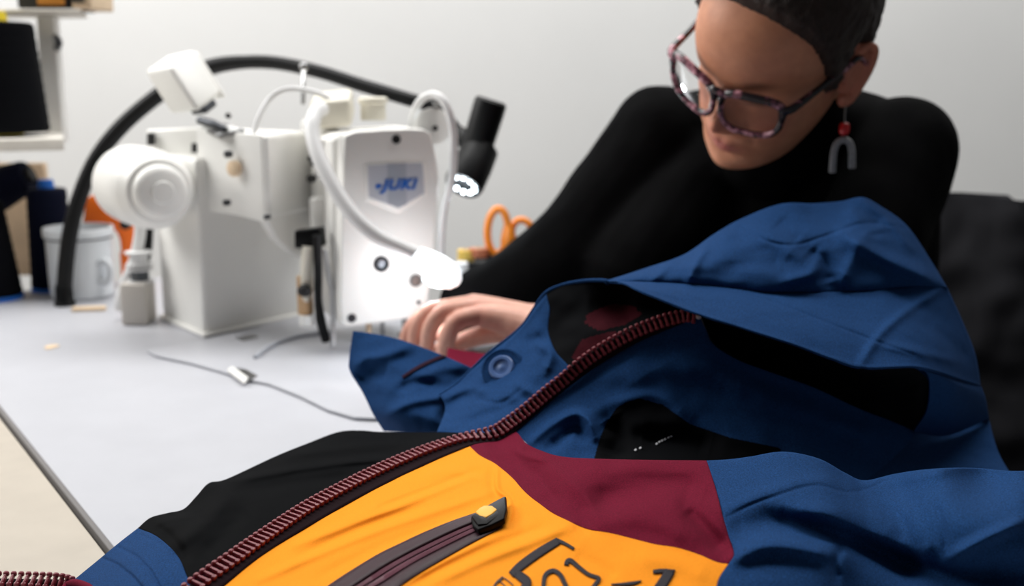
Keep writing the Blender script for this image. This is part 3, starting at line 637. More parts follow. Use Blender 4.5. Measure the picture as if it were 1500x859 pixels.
# hair: a cropped cap over the skull
def hairline(f): return np.interp(f, [-.11,-.06,-.040,-.030,-.022,-.010,.006,.016,.024,.036,.052,.070,.084,.10], [-.085,-.080,-.070,-.030,.030,.040,.020,-.014,-.010,.034,.070,.096,.112,.125])
mk_ = np.clip((HV[..., 2]-hairline(HV[..., 1]))/.010, -1, 1)
cen = np.array([0, 0, .0]); dirn = HV-cen; dirn /= np.linalg.norm(dirn, axis=2)[..., None]
nz = np.array([noise.noise(Vector(p)*160)+.6*noise.noise(Vector((p[0]*90, p[1]*30, p[2]*30))) for p in HV.reshape(-1, 3)]).reshape(HV.shape[:2])
mk_ = np.clip((HV[..., 2]+nz*.0025-hairline(HV[..., 1]))/.012, -1, 1); sm_ = np.where(mk_ > 0, mk_**2*(3-2*mk_), 0)
off = sm_*(.0085+.010*np.clip((HV[..., 2]-.02)/.09, 0, 1))+nz*.0024*sm_-.0045*np.clip(-mk_, 0, 1)+.0006
HH = HV+dirn*off[..., None]; keep = mk_ > -.95; fs = []
for q in ring_faces(hv, hu):
    if all(keep.ravel()[i] for i in q): fs.append(q)
def hair_mat():
    m = mat('short_hair', (40,31,28), .6, spec=.3); nt = m.node_tree; p = nt.nodes['Principled BSDF']; tc = nt.nodes.new('ShaderNodeTexCoord'); mp = nt.nodes.new('ShaderNodeMapping'); mp.inputs['Rotation'].default_value = (.7,.5,.2); mp.inputs['Scale'].default_value = (700,140,140)
    n = nt.nodes.new('ShaderNodeTexNoise'); n.inputs['Scale'].default_value = 1; n.inputs['Detail'].default_value = 5; nt.links.new(tc.outputs['Object'], mp.inputs[0]); nt.links.new(mp.outputs[0], n.inputs['Vector'])
    bp = nt.nodes.new('ShaderNodeBump'); bp.inputs['Strength'].default_value = .8; bp.inputs['Distance'].default_value = .003; nt.links.new(n.outputs['Fac'], bp.inputs['Height']); nt.links.new(bp.outputs['Normal'], p.inputs['Normal'])
    r = nt.nodes.new('ShaderNodeValToRGB'); r.color_ramp.elements[0].color = lin((20,16,15)); r.color_ramp.elements[1].color = lin((62,48,42)); nt.links.new(n.outputs['Fac'], r.inputs[0]); nt.links.new(r.outputs[0], p.inputs['Base Color']); return m
hair = mkmesh('hair', [HW(*p) for p in HH.reshape(-1, 3)], fs, hair_mat(), ps)
md = hair.modifiers.new('thickness', 'SOLIDIFY'); md.thickness = .004; md.offset = -1
# glasses
def tortoise():
    m = mat('tortoise_frame', (60,34,40), .25, spec=.6); nt = m.node_tree; p = nt.nodes['Principled BSDF']; tc = nt.nodes.new('ShaderNodeTexCoord'); n = nt.nodes.new('ShaderNodeTexNoise'); n.inputs['Scale'].default_value = 85; n.inputs['Detail'].default_value = 2
    nt.links.new(tc.outputs['Object'], n.inputs['Vector']); r = nt.nodes.new('ShaderNodeValToRGB'); e = r.color_ramp.elements; e[0].position = .48; e[0].color = lin((24,16,22)); e[1].position = .68; e[1].color = lin((206,150,162)); q = e.new(.57); q.color = lin((112,62,76))
    nt.links.new(n.outputs['Fac'], r.inputs[0]); nt.links.new(r.outputs[0], p.inputs['Base Color']); return m
def lens_mat():
    m = bpy.data.materials.new('lens'); m.use_nodes = True; nt = m.node_tree; nt.nodes.remove(nt.nodes['Principled BSDF']); t = nt.nodes.new('ShaderNodeBsdfTransparent'); g = nt.nodes.new('ShaderNodeBsdfGlossy'); g.inputs['Roughness'].default_value = .03
    fz = nt.nodes.new('ShaderNodeFresnel'); fz.inputs[0].default_value = 1.12; x = nt.nodes.new('ShaderNodeMixShader'); nt.links.new(fz.outputs[0], x.inputs[0]); nt.links.new(t.outputs[0], x.inputs[1]); nt.links.new(g.outputs[0], x.inputs[2]); nt.links.new(x.outputs[0], nt.nodes['Material Output'].inputs[0]); return m
TM, LM = tortoise(), lens_mat()
gl = thing('glasses', HW(0,.11,.0), 'tortoiseshell glasses with pinkish flecks worn low on the nose', 'glasses')
def rimpt(s, a, k=1): 
    ca, sa = math.cos(a), math.sin(a); e = .62; x = .0310*k*abs(ca)**e*math.copysign(1, ca); y = .0230*k*abs(sa)**e*math.copysign(1, sa)
    x *= 1+.10*sa; L_ = s*(.0355+x); y += .003*x/.03
    return L_, .109-.010*(abs(L_)/.066)**2*1.4-.06*y, .001+y
b = MB()
for s in (1, -1):
    pts = [rimpt(s, 2*PI*k/40) for k in range(41)]; b.tube([HW(*p) for p in pts], [.0034 if p[2] < 0.006 else .0044 for p in pts], 10, False)
b.tube([HW(-.0085,.108,.015), HW(-.004,.111,.019), HW(.004,.111,.019), HW(.0085,.108,.015)], .0042, 10)
b.build('front_frame', TM, gl)
for s in (1, -1):
    b = MB(); b.tube([HW(s*.064,.096,.017), HW(s*.0725,.089,.019), HW(s*.0765,.055,.018), HW(s*.0815,.01,.018), HW(s*.083,-.012,.017), HW(s*.084,-.03,-.004)], [.0042,.0044,.0036,.0032,.0030,.0026], 10); b.build('temple', TM, gl)
    cen = HW(s*.0355,.1085,.001); V = [cen]+[HW(*rimpt(s, 2*PI*k/40, .97)) for k in range(40)]; mkmesh('lens', V, [(0, 1+k, 1+(k+1) % 40) for k in range(40)], LM, gl)
# earring
e0 = HW(.0800,-.006,-.041); er = thing('earring', e0, 'dangling earring with a red bead above a grey beaded arch', 'earring')
ex = Vector((1,0,0)); ez = Vector((0,0,1)); px = 1/1330
b = MB(); b.tube([e0+Vector((-.002,.002,.006)), e0+Vector((.001,-.004,.003)), e0+Vector((0,-.003,-.006)), e0+Vector((0,-.003,-.024))], .0008, 8); b.build('hook', M['steel'], er)
q = e0+Vector((.0,-.003,-.027)); b = MB(); b.lathe(q+ez*.0065, -ez, [(0,.002),(.001,.0045),(.005,.0055),(.009,.0055),(.0125,.004),(.013,.002)], 16); b.build('bead', M['red'], er)
b = MB(); A_ = [q+ex*x*px*1.0+ez*(-.008-z*px) for x, z in ((-13,50),(-13,36),(-12.5,21),(-8.5,9),(0,4.5),(8.5,9),(12.5,21),(13.5,34),(14,44))]; b.tube(A_, .0036, 12); b.build('beaded_arch', M['beads'], er)
# ------------------------------------------------------------------ the sewing machine
def flat(pts, D0, yaw=0, x0=None):   # outline points put on an upright plane turned by yaw; D0 is its depth at column x0
    x0 = pts[0][0] if x0 is None else x0; p0 = P(x0, pts[0][1], D0); n = Vector((math.sin(yaw), -math.cos(yaw), 0)); out = []
    for x, y in pts:
        r = ray(x, y); out.append(CAM+r*((p0-CAM).dot(n)/r.dot(n)))
    return out
def up(x, y, base):                   # the point above base that shows at image height y
    d = base.y; return Vector((base.x, base.y, P(x, y, d).z))
YAW = math.radians(24)
sm = thing('sewing_machine', PZ(400, 480), 'white industrial sewing machine standing on the white table, blue lettering on its face cover', 'sewing machine')
W_ = M['mwhite']
A0, B0, C0 = PZ(300, 494), PZ(450, 461), PZ(238, 467)
ab, ac = B0-A0, C0-A0; hcol = P(300, 232, A0.y).z-TZ
MB().prism([A0, B0, B0+ac, C0], (0, 0, hcol), .008, 4).build('column', W_, sm)
MB().prism([A0-ab*.03-ac*.05, B0+ab*.1-ac*.05, B0+ab*.1+ac*1.02, C0-ab*.03+ac*.02], (0, 0, .006), .003).build('bed', W_, sm)
# the arm's deep cover with its rounded underside
E0 = P(394, 300, 1.335); E1 = P(458, 300, 1.43); E2 = P(294, 300, 1.42); zt_ = P(394, 197, 1.335).z
e1, e2 = E1-E0, E2-E0; e1.z = e2.z = 0
zb_ = P(394, 322, 1.335).z; prof = [(0, zt_), (1, zt_), (1, zb_), (0, zb_)]
web = [(0, zb_+.02), (1, zb_+.02), (1, P(450, 376, 1.43).z), (.80, P(440, 380, 1.42).z), (.5, P(420, 372, 1.38).z), (.2, P(405, 352, 1.35).z), (0, P(394, 326, 1.335).z)]
MB().prism([Vector((E0.x, E0.y, 0))+e1*t+e2*.02+Vector((0, 0, z)) for t, z in web], e2*.14, .005, 4).build('arm_web', W_, sm)
MB().prism([Vector((E0.x, E0.y, 0))+e1*t+Vector((0, 0, z)) for t, z in prof], e2, .007, 4).build('arm', W_, sm)
f0 = Vector((E0.x, E0.y, 0))
MB().prism([f0+e2*t-e1*.012+Vector((0, 0, P(x, y, 1.37).z)) for t, x, y in ((.06,390,196),(1.0,296,190),(1.0,296,296),(.85,310,314),(.5,350,316),(.06,390,322))], e1*.03-e2*.0, .004, 3).build('side_cover', W_, sm)
for x, y, r in ((334,226,.0045),(332,297,.004),(391,318,.003)):
    b = MB(); d = 1.372 if x < 380 else 1.335; b.lathe(P(x, y, d-.01), (-.55, -.8, 0), [(-.004, r), (.003, r), (.0035, r*.8), (.0015, r*.5), (.0015, 0)], 14); b.build('screw', M['dsteel'], sm)
b = MB(); b.lathe(P(343, 247, 1.362), (-.5, -.85, 0), [(-.003, .010), (.003, .010), (.004, .008), (.004, 0)], 20); b.build('oil_cap', M['wood'], sm)
# top plate and motor bracket
MB().prism(flat([(212,190),(300,186),(303,240),(300,300),(216,262)], 1.50, math.radians(-25)), Vector((.03, .05, 0)), .004).build('motor_bracket', W_, sm)
for x, y, w, h in ((219,204,9,18),(246,211,9,11),(284,217,9,14),(287,267,8,14)):
    d = 1.488 if x < 280 else 1.455
    MB().prism(flat([(x-w/2,y-h/2),(x+w/2,y-h/2),(x+w/2,y+h/2),(x-w/2,y+h/2)], d, math.radians(-25)), Vector((.002, .006, 0)), .001, 1).build('bracket_slot', M['ink'], sm)
mc0 = P(234, 281, 1.33); mdir = (P(190, 268, 1.455)-mc0).normalized(); k = 1/1175
b = MB(); b.lathe(mc0, mdir, [(.000, 40*k), (.002, 46*k), (.010, 51*k), (.016, 54*k), (.020, 57*k), (.06, 60*k), (.10, 61*k), (.135, 60*k), (.150, 55*k), (.157, 44*k), (.158, 0)], 48); mo = b.build('motor', W_, sm)
b = MB(); b.lathe(mc0+mdir*.004, -mdir, [(0, 39*k), (.008, 39*k), (.014, 36*k), (.017, 30*k), (.018, 17*k), (.021, 15*k), (.022, 0)], 40); b.build('motor_cap', M['mwhite'], mo)
# tilted bobbin winder box on top
b0 = P(247, 97, 1.40); L1, L2, L3 = P(290, 164, 1.39)-b0, P(210, 105, 1.455)-b0, P(285, 71, 1.45)-b0
MB().box(b0, L1, L2, L3, .007, 4).build('tilted_box', W_, sm)
MB().box(b0+L1*.86+L2*.1+L3*.25, L1*.30, L2*.5, L3*.5, .004).build('box_stem', M['dsteel'], sm)
MB().box(b0+L3*1.01+L1*.08+L2*.1, L1*1.05, L2*.6, L3*.14, .005).build('box_lid', W_, sm)
MB().prism([P(296,192,1.42), P(330,186,1.39), P(360,196,1.37), P(320,204,1.37)], (0, 0, .006), .002).build('lever_plate', M['steel'], sm)
b = MB(); b.tube([P(292,176,1.40), P(312,182,1.385), P(330,190,1.375)], [.005,.006,.004], 12); b.build('lever', M['dsteel'], sm)
b = MB(); b.lathe(P(335, 170, 1.42), (0, -1, .2), [(0, .0035), (.004, .0035), (.004, 0)], 12); b.build('screw', M['ink'], sm)
# raised rear arm seen between cover and head, thread tensioners, top tank
R0 = P(452, 300, 1.44); R1 = P(500, 300, 1.40)
MB().prism([Vector((R0.x, R0.y, P(452, 178, R0.y).z)), Vector((R1.x, R1.y, P(500, 178, R1.y).z)), Vector((R1.x, R1.y, P(500, 330, R1.y).z)), Vector((R0.x, R0.y, P(452, 330, R0.y).z))], Vector((-.03, .12, 0)), .006).build('neck', M['mgrey'], sm)
for (x, y, r, h) in ((470,212,13,20),(468,250,10,24),(468,312,14,46)):
    p = P(x, y, 1.355); b = MB(); b.lathe(p+Vector((0,0,h*k*.5)), (0,0,-1), [(0,r*k*.8),(.002,r*k),(h*k-.002,r*k),(h*k,r*k*.8)], 20); b.build('tensioner', M['mwhite'], sm)
for x, y, r in ((457,232,.004),(456,262,.005),(460,240,.003)):
    b = MB(); b.lathe(P(x, y, 1.345), (-.3,-1,0), [(-.004,r),(.004,r),(.004,0)], 12); b.build('screw', M['ink'], sm)
t0 = P(456, 192, 1.37); MB().box(t0, P(516, 186, 1.37)-t0, P(452, 150, 1.37)-P(456, 192, 1.37), Vector((-.01, .10, .012)), .006).build('oil_tank', M['mcream'], sm)
b = MB(); b.lathe(P(547, 176, 1.40), (0,0,1), [(0,.016),(.020,.016),(.022,.019),(.027,.019),(.029,.015),(.029,0)], 24); b.build('top_knob', M['mcream'], sm)
b = MB(); b.tube([P(x, y, d) for x, y, d in ((371,200,1.36),(380,170,1.37),(395,145,1.385),(415,132,1.39),(440,131,1.39),(470,138,1.385),(490,150,1.38))], .0034, 10); b.build('thin_tube', M['tube'], sm)
b = MB(); b.tube([P(444, 152, 1.40), P(444, 126, 1.41), P(445, 100, 1.43)], .003, 8); b.build('thread_pin', M['steel'], sm)
b = MB(); b.ball(P(445, 98, 1.43), .006); b.build('pin_eyelet', M['steel'], sm)
# face cover with the badge
FO = [(505,199),(520,193),(560,190),(600,188.5),(622,189.5),(631,195),(636,214),(641,243),(643,262),(639,330),(636,380),(630,425),(625,456),(619,465),(560,473),(506,479.5),(500,476),(499,440),(501,320)]
D_F = 1.285
fp = flat(FO, D_F, YAW, 505); nF = Vector((math.sin(YAW), -math.cos(YAW), 0))
hd = MB().prism(fp, -nF*.030, .005, 4).build('face_cover', W_, sm)
FO2 = [(486,205),(500,197),(560,191),(622,188),(630,196),(640,262),(634,380),(622,458),(560,468),(494,474),(488,440)]
MB().prism(flat(FO2, D_F+.034, YAW, 505), -nF*.11, .006, 3).build('head', M['mwhite'], sm)
def fF(pts, lift): return [p+nF*lift for p in flat([(505, 300)]+list(pts), D_F, YAW, 505)[1:]]
sh = [(537,242),(577,239.5),(618,238),(620,262),(621,283),(583,305),(539,289),(538,265)]
bd = MB().prism(fF([(x+(x-580)*.10, y+(y-266)*(.20 if y > 270 else .06)) for x, y in sh], .0002), nF*.0022, .0008, 2).build('badge_rim', M['mwhite'], hd)
MB().prism(fF(sh, .001), nF*.0016, .0004, 1).build('badge', M['plate'], hd)
MB().prism(fF([(566,239.6),(594,238.6),(595,299),(583,304),(567,299)], .0026), nF*.0002).build('badge_stripe', mat('badge_band', (166,172,182), .35, .1), hd)
cu = bpy.data.curves.new('lettering', 'FONT'); cu.body = 'JUKI'; cu.size = .0235; cu.extrude = .0005; cu.offset = .0011; cu.shear = .28; cu.space_character = 1.12; cu.align_x = 'CENTER'
to = bpy.data.objects.new('lettering', cu); C.objects.link(to); dg = bpy.context.evaluated_depsgraph_get(); dg.update()
me = bpy.data.meshes.new_from_object(to.evaluated_get(dg)); bpy.data.objects.remove(to)
q = fF([(583, 277)], .0034)[0]; xa = Vector((math.cos(YAW), math.sin(YAW), 0))
mt = Matrix((xa*.86, Vector((0,0,1))*.72, nF)).transposed().to_4x4(); mt.translation = q
if me.materials: me.materials[0] = M['blue']
else: me.materials.append(M['blue'])
me.transform(mt); lo = bpy.data.objects.new('lettering', me); C.objects.link(lo); adopt(lo, hd)
MB().prism(fF([(548,273),(551,269.5),(556,269),(559,272),(555,276),(550,276.5)], .0028), nF*.0006).build('emblem', M['blue'], hd)
for x, y, r, m_ in ((580,204,6.5,'ink'),(515,466,6.5,'dsteel'),(613,443,3.2,'dsteel')):
    b = MB(); b.lathe(fF([(x, y)], 0)[0], nF, [(-.002, r*k), (.0018, r*k), (.0026, r*k*.8), (.0012, r*k*.5), (.0012, 0)], 20); b.build('cover_screw', M[m_], hd)
for x, y, r, m_ in ((558,387,11.5,'dsteel'),(608,411,9.5,'steel')):
    b = MB(); b.lathe(fF([(x, y)], 0)[0], nF, [(-.002, r*k), (.0026, r*k), (.0036, r*k*.86), (.0018, r*k*.62), (.0018, r*k*.3), (.003, r*k*.28), (.003, 0)], 28); b.build('adjusting_screw', M[m_], hd)
# needle, presser foot and thread guides under the head
for x, y0, y1, r, m_ in ((592,462,500,.0035,'steel'),(560,468,498,.003,'steel'),(540,470,492,.004,'wood'),(606,462,488,.004,'dsteel')):
    p = P(x, y0, 1.325); b = MB(); b.lathe(p, (0,0,-1), [(0,r),((P(x,y0,1.325).z-P(x,y1,1.325).z),r*.8),((P(x,y0,1.325).z-P(x,y1,1.325).z)+.003,.0005)], 12); b.build({'steel':'needle_bar','wood':'brass_guide','dsteel':'presser_bar'}[m_], M[m_], sm)
p = P(585, 496, 1.315); b = MB(); b.box(p, (.03,.012,0), (-.004,.012,0), (0,0,.006), .002); b.build('presser_foot', M['steel'], sm)
# black lever bracket, rods at the left of the head
MB().prism(flat([(431,338),(468,334),(471,362),(456,366),(431,364)], 1.30, math.radians(10)), Vector((.004,.018,0)), .002).build('lever_bracket', M['bplastic'], sm)
b = MB(); b.tube([P(464,345,1.295), P(466,400,1.30), P(466,440,1.305), P(470,470,1.31), P(478,500,1.315)], [.0055,.005,.005,.0062,.0055], 12); b.build('knee_lift_rod', M['bplastic'], sm)
b = MB(); b.tube([P(452,360,1.305), P(449,395,1.31), P(448,440,1.315), P(450,462,1.32)], [.008,.0075,.007,.004], 12); b.build('guide_rod', M['mcream'], sm)
b = MB(); b.ball(P(446,426,1.30), (.009,.007,.008)); b.build('clamp_screw', M['ink'], sm)
b = MB(); b.lathe(P(446,405,1.318), (0,0,-1), [(0,.010),(.045,.010),(.05,.007)], 16); b.build('brass_collar', mat('brass_dull', (196,160,120), .45, .2), sm)
b = MB(); b.tube([P(476,366,1.305), P(481,400,1.31), P(486,430,1.312), P(488,470,1.315), P(487,508,1.318)], .0035, 10); b.build('lifting_cable', M['tube'], sm)
b = MB(); b.lathe(P(449,462,1.31), (0,0,-1), [(0,.009),(.012,.009),(.014,.006),(.014,0)], 18); b.build('rod_foot', M['mwhite'], sm)
# plate let into the table in front of the machine
PLT = [(214,516),(300,502),(452,462),(640,470),(700,520),(640,590),(560,618),(520,616),(480,604),(440,584),(395,566),(362,559),(330,549),(280,535),(228,524)]
MB().prism([PZ(x, y, .0005) for x, y in PLT], (0, 0, .0036), .0015, 3).build('bed_plate', M['table'], sm)
b = MB(); b.tube([PZ(x, y, .006) for x, y in ((374,524),(388,512),(404,503),(425,496),(452,490),(492,487))], [.003,.0035,.0035,.0035,.003,.003], 8); b.build('edge_guide', M['plate'], sm)
MB().prism([PZ(x, y, .003) for x, y in ((333,546),(341,541),(364,558),(358,565))], (0,0,.0045), .0014).build('plate_latch', M['mwhite'], sm)
MB().prism([PZ(x, y, .003) for x, y in ((344,541),(360,543),(378,553),(366,559))], (0,0,.002), .0008).build('latch_slot', M['steel'], sm)
MB().prism([PZ(x, y, .004) for x, y in ((345,496),(372,491),(380,495),(355,500))], (0,0,.001), .0004).build('bed_slot', M['steel'], sm)
# hoses behind the column
b = MB(); b.tube([P(x, y, 1.50) for x, y in ((206,325),(204,350),(196,385),(184,415),(177,440),(174,454))], [.008]*5+[.0075], 12); b.build('white_hose', M['tube'], sm)
b = MB(); b.tube([P(x, y, 1.52) for x, y in ((217,325),(215,365),(208,392),(198,412),(191,435),(187,452))], [.0075]*6, 12); b.build('black_hose', M['rubber'], sm)
# white air tube looping over the head, round switch plate
b = MB(); b.lathe(P(634, 185, 1.375), (.2,-1,.1), [(-.006,.020),(-.002,.023),(.003,.023),(.005,.020),(.005,0)], 32); b.build('round_plate', M['mwhite'], sm)
b = MB(); b.lathe(P(637, 188, 1.367), (.2,-1,.1), [(0,.0035),(.003,.0035),(.003,0)], 12); b.build('screw', M['ink'], sm)
b = MB(); b.lathe(P(641, 150, 1.38), (0,-1,.5), [(0,.006),(.014,.007),(.016,.004),(.016,0)], 16); b.build('air_fitting', M['steel'], sm)
b = MB(); b.tube([P(x, y, d) for x, y, d in ((603,192,1.39),(605,170,1.385),(615,149,1.375),(632,139,1.365),(648,146,1.355),(659,168,1.35),(664,200,1.35),(664,240,1.35),(660,270,1.35),(652,300,1.355),(647,335,1.36),(646,372,1.37))], [.0052]*9+[.0048]*3, 12); b.build('air_tube', M['tube'], sm)

# ------------------------------------------------------------------ lamps at the machine
wl = thing('clamp_lamp', P(470, 165, 1.30), 'white gooseneck lamp glowing in front of the face cover', 'lamp')
b = MB(); b.tube([P(x, y, d) for x, y, d in ((472,160,1.345),(464,163,1.325),(458,178,1.305),(458,200,1.29),(466,228,1.275),(480,258,1.262),(500,292,1.25),(526,324,1.24),(556,348,1.235),(590,364,1.232),(618,376,1.23))], [.0085,.0092,.0092]+[.0088]*7+[.0095], 16); b.build('gooseneck', M['tube'], wl)
a0, a1 = P(606, 372, 1.235), P(672, 413, 1.205); ax = (a1-a0); hl = ax.length; ax.normalize()
dn = (Vector((-.35, .1, -1))-ax*Vector((-.35, .1, -1)).dot(ax)).normalized()
b = MB(); b.lathe(a0, ax, [(0,.006),(.004,.011),(.018,.0145),(.036,.0165),(.052,.0160),(.060,.0125),(.066,.006),(.067,0)], 28); b.build('lamp_head', M['lampwhite'], wl)
b = MB(); b.lathe(a0+ax*.037+dn*.0115, dn, [(0,.0125),(.006,.0125),(.007,.010),(.007,0)], 28); b.build('light_disc', M['led'], wl)
bl = thing('work_lamp', P(700, 230, 1.48), 'black tubular work lamp on a long black gooseneck arching over the machine', 'lamp')
GN = [(94,425,1.60),(97,385,1.60),(104,335,1.60),(118,285,1.605),(140,235,1.61),(172,192,1.61),(212,155,1.61),(262,119,1.60),(310,98,1.59),(360,91,1.58),(410,93,1.57),(470,106,1.55),(530,125,1.53),(590,143,1.51),(640,160,1.50),(672,196,1.49)]
b = MB(); b.tube([P(*p) for p in GN], [.0115]*9+[.0095]*5+[.009,.009], 16); b.build('gooseneck', M['rubber'], bl)
g0 = P(94, 428, 1.60); b = MB(); b.lathe(Vector((g0.x, g0.y, TZ+.0005)), (0,0,1), [(0,.015),(.004,.0155),(.007,.0135),(.03,.0125),(.03,0)], 24); b.build('base', M['bplastic'], bl)
u0, u1 = P(720, 146, 1.47), P(694, 232, 1.47); ud = (u1-u0).normalized(); k2 = 1/1090
b = MB(); b.lathe(u0, ud, [(0,20*k2),(.003,23.5*k2),(.012,24*k2),(.075,22.5*k2),(.083,22*k2)], 32); b.build('lamp_tube', M['bplastic'], bl)
h0 = P(702, 222, 1.47); hdv = (P(672, 286, 1.425)-h0).normalized()
b = MB(); b.lathe(h0-hdv*.006, hdv, [(0,20*k2),(.002,27*k2),(.03,29*k2),(.060,29*k2),(.066,27*k2),(.066,23*k2),(.058,22*k2),(.058,0)], 36); hh = b.build('lamp_head', M['bplastic'], bl)
hu_ = hdv.orthogonal().normalized(); hv_ = hdv.cross(hu_)
for i in range(10):
    a = 2*PI*i/10; b = MB(); b.ball(h0+hdv*.0575+(hu_*math.cos(a)+hv_*math.sin(a))*.0165, .0030, seg=12); b.build('led', M['led'], hh)
b = MB(); b.tube([P(672,196,1.49), P(680,205,1.48), P(690,214,1.472)], .012, 14); b.build('swivel', M['bplastic'], bl)

def bulb(name, p, w, rad, col=(.86,.94,1)):
    l = bpy.data.lights.new(name, 'POINT'); l.energy = w; l.shadow_soft_size = rad; l.color = col; o = bpy.data.objects.new(name, l); C.objects.link(o); o.location = p
bulb('clamp_lamp_light', a0+ax*.037+dn*.034, .32, .012)
bulb('work_lamp_light', h0+hdv*.078, .35, .014)
# ------------------------------------------------------------------ shelf, spools and small things behind
YS = 1.72
def shelf_z(y): return P(40, y, YS).z
su = thing('shelf_unit', P(0, 440, YS+.05), 'pale wooden wall shelf at the left edge with thread cones on its board', 'shelf')
z0 = P(40, 199, YS).z; x0, x1 = P(-260, 200, YS).x, P(93, 200, YS).x
sU, sV = Vector((-.925, -.38, 0)), Vector((-.38, .925, 0)); Q0 = P(93, 201, 1.645)
MB().box((Q0.x, Q0.y, z0-.018), sU*.5, sV*.2, (0, 0, .018), .0015).build('board', M['woodl'], su)
z1 = P(40, 13, YS+.035).z; Q1 = P(118, 14, YS+.035)
MB().box((Q1.x, Q1.y, z1-.006), Vector((-.5, 0, 0)), Vector((-.05, .16, 0)), (0, 0, .006), .0015).build('board', M['woodl'], su)
px0, px1 = P(66, 100, YS+.12).x, P(92, 100, YS+.12).x
MB().box((px0, YS+.10, z0-.016), (px1-px0, 0, 0), (0, .022, 0), (0, 0, z1-z0+.0095), .002).build('upright', M['mwhite'], su)
MB().box((x0, YS+.13, TZ+.001), (P(72, 350, YS+.13).x-x0, 0, 0), (0, .018, 0), (0, 0, P(30, 240, YS+.13).z-TZ), .002).build('back_panel', M['wood'], su)
b = MB(); b.tube([P(82,55,YS+.08), P(86,62,YS+.06), P(84,70,YS+.08)], .006, 10); b.build('hook', M['dsteel'], su)
def cone(name, label, base, axis, h, rb, rt, m, core, ctop, cbase, group):
    t = thing(name, base, label, 'thread cone', group); ax = Vector(axis).normalized(); base = Vector(base)
    b = MB(); n = 26; pr = [(.006, rb*.96), (.009, rb)]+[(.009+(h-.014)*i/n, rb+(rt-rb)*i/n+.0006*math.sin(i*2.4)) for i in range(n+1)]+[(h-.002, rt*.93), (h-.001, rt*.3)]; b.lathe(base, ax, pr, 48); b.build('thread', M[m], t)
    b = MB(); b.lathe(base, ax, [(0, rb*.3), (0, rb*1.02), (.0065, rb*1.02), (.0065, rt*.42), (h, rt*.42), (h+ctop, rt*.36), (h+ctop, rt*.2)] if cbase else [(.001, rb*.3), (.001, rb*.5), (h-.004, rt*.44), (h, rt*.44), (h+ctop, rt*.40), (h+ctop, rt*.2)], 40); b.build('core', M[core], t); return t
GRP = 'thread cones by the shelf'
kk = YS/F
cone('thread_cone', 'large black thread cone with a yellow core standing on the shelf board', (P(2,199,YS).x, YS-.012, z0+.0005), (0,0,1), 161*kk, 71*kk, 60*kk, 'thread', 'yellow', .014, False, GRP)
pb = PZ(-12, 438); cone('thread_cone', 'black thread cone with a bright blue base standing lowest at the left picture edge', (pb.x, pb.y, TZ+.0005), (0,0,1), .152, .045, .028, 'thread', 'bcore', .016, True, GRP)
pn = Vector((P(78, 392, 1.73).x, 1.72, TZ+.0005)); cone('thread_cone', 'navy thread cone with a blue core standing behind the white mug', pn, (0.02,0,1), .165, .031, .030, 'nthread', 'bcore', .012, True, GRP)
pl = P(-14, 282, 1.78); cone('thread_cone', 'dark thread cone lying tilted behind the navy cone, below the shelf board', pl, (1,-.1,.42), .075, .036, .026, 'nthread', 'ink', .006, False, GRP)
# picture frames of things on the upper board
t = thing('storage_box', (P(40,4,YS).x, YS+.02, z1), 'dark box with an orange front on the upper shelf board', 'box')
MB().box((P(8,4,YS).x, YS+.04, z1+.001), (P(84,4,YS).x-P(8,4,YS).x, 0, 0), (0, .12, 0), (0, 0, .07), .003).build('case', M['picb'], t)
MB().box((P(40,4,YS).x, YS+.036, z1+.006), (P(80,4,YS).x-P(40,4,YS).x, 0, 0), (0, .004, 0), (0, 0, .055), .001).build('front_label', M['pico'], t)
t = thing('wooden_block', (P(108,4,YS).x, YS+.02, z1), 'small dark and tan wooden block beside the dark box on the upper board', 'block')
MB().box((P(90,4,YS).x, YS+.04, z1+.001), (P(119,4,YS).x-P(90,4,YS).x, 0, 0), (0, .10, 0), (0, 0, .05), .003).build('block_body', M['wood'], t)
MB().box((P(92,4,YS).x, YS+.037, z1+.010), (P(110,4,YS).x-P(92,4,YS).x, 0, 0), (0, .003, 0), (0, 0, .03), .001).build('dark_inlay', M['picb'], t)
# enamel mug
mp = PZ(122, 434); mg = thing('enamel_mug', (mp.x, mp.y, TZ), 'white enamel mug with a grey rim standing left of the machine', 'mug'); km = mp.y*1.0/F
hm = P(122, 333, mp.y).z-TZ; o_ = Vector((mp.x, mp.y, TZ+.0005)); R_ = 48*km
b = MB(); b.lathe(o_, (0,0,1), [(0,R_*.86),(.004,R_*.94),(hm*.3,R_*.95),(hm*.86,R_*.97),(hm*.88,R_*1.03),(hm*.98,R_*1.04),(hm,R_*1.02),(hm,R_*.96),(hm*.9,R_*.92),(.006,R_*.88),(.005,0)], 48); b.build('cup', M['enamel'], mg)
b = MB(); b.lathe(o_+Vector((0,0,hm*.845)), (0,0,1), [(0,R_*.97),(.0,R_*.995),(hm*.045,R_*1.0),(hm*.045,R_*.97)], 48); b.build('rim_line', M['grey'], mg)
hp = [o_+Vector((R_*a, -R_*.55, hm*z)) for a, z in ((.74,.50),(.95,.55),(1.10,.47),(1.08,.31),(.95,.24),(.74,.28))]; b = MB(); b.tube(hp, .0052, 12); b.build('handle', M['enamel'], mg)
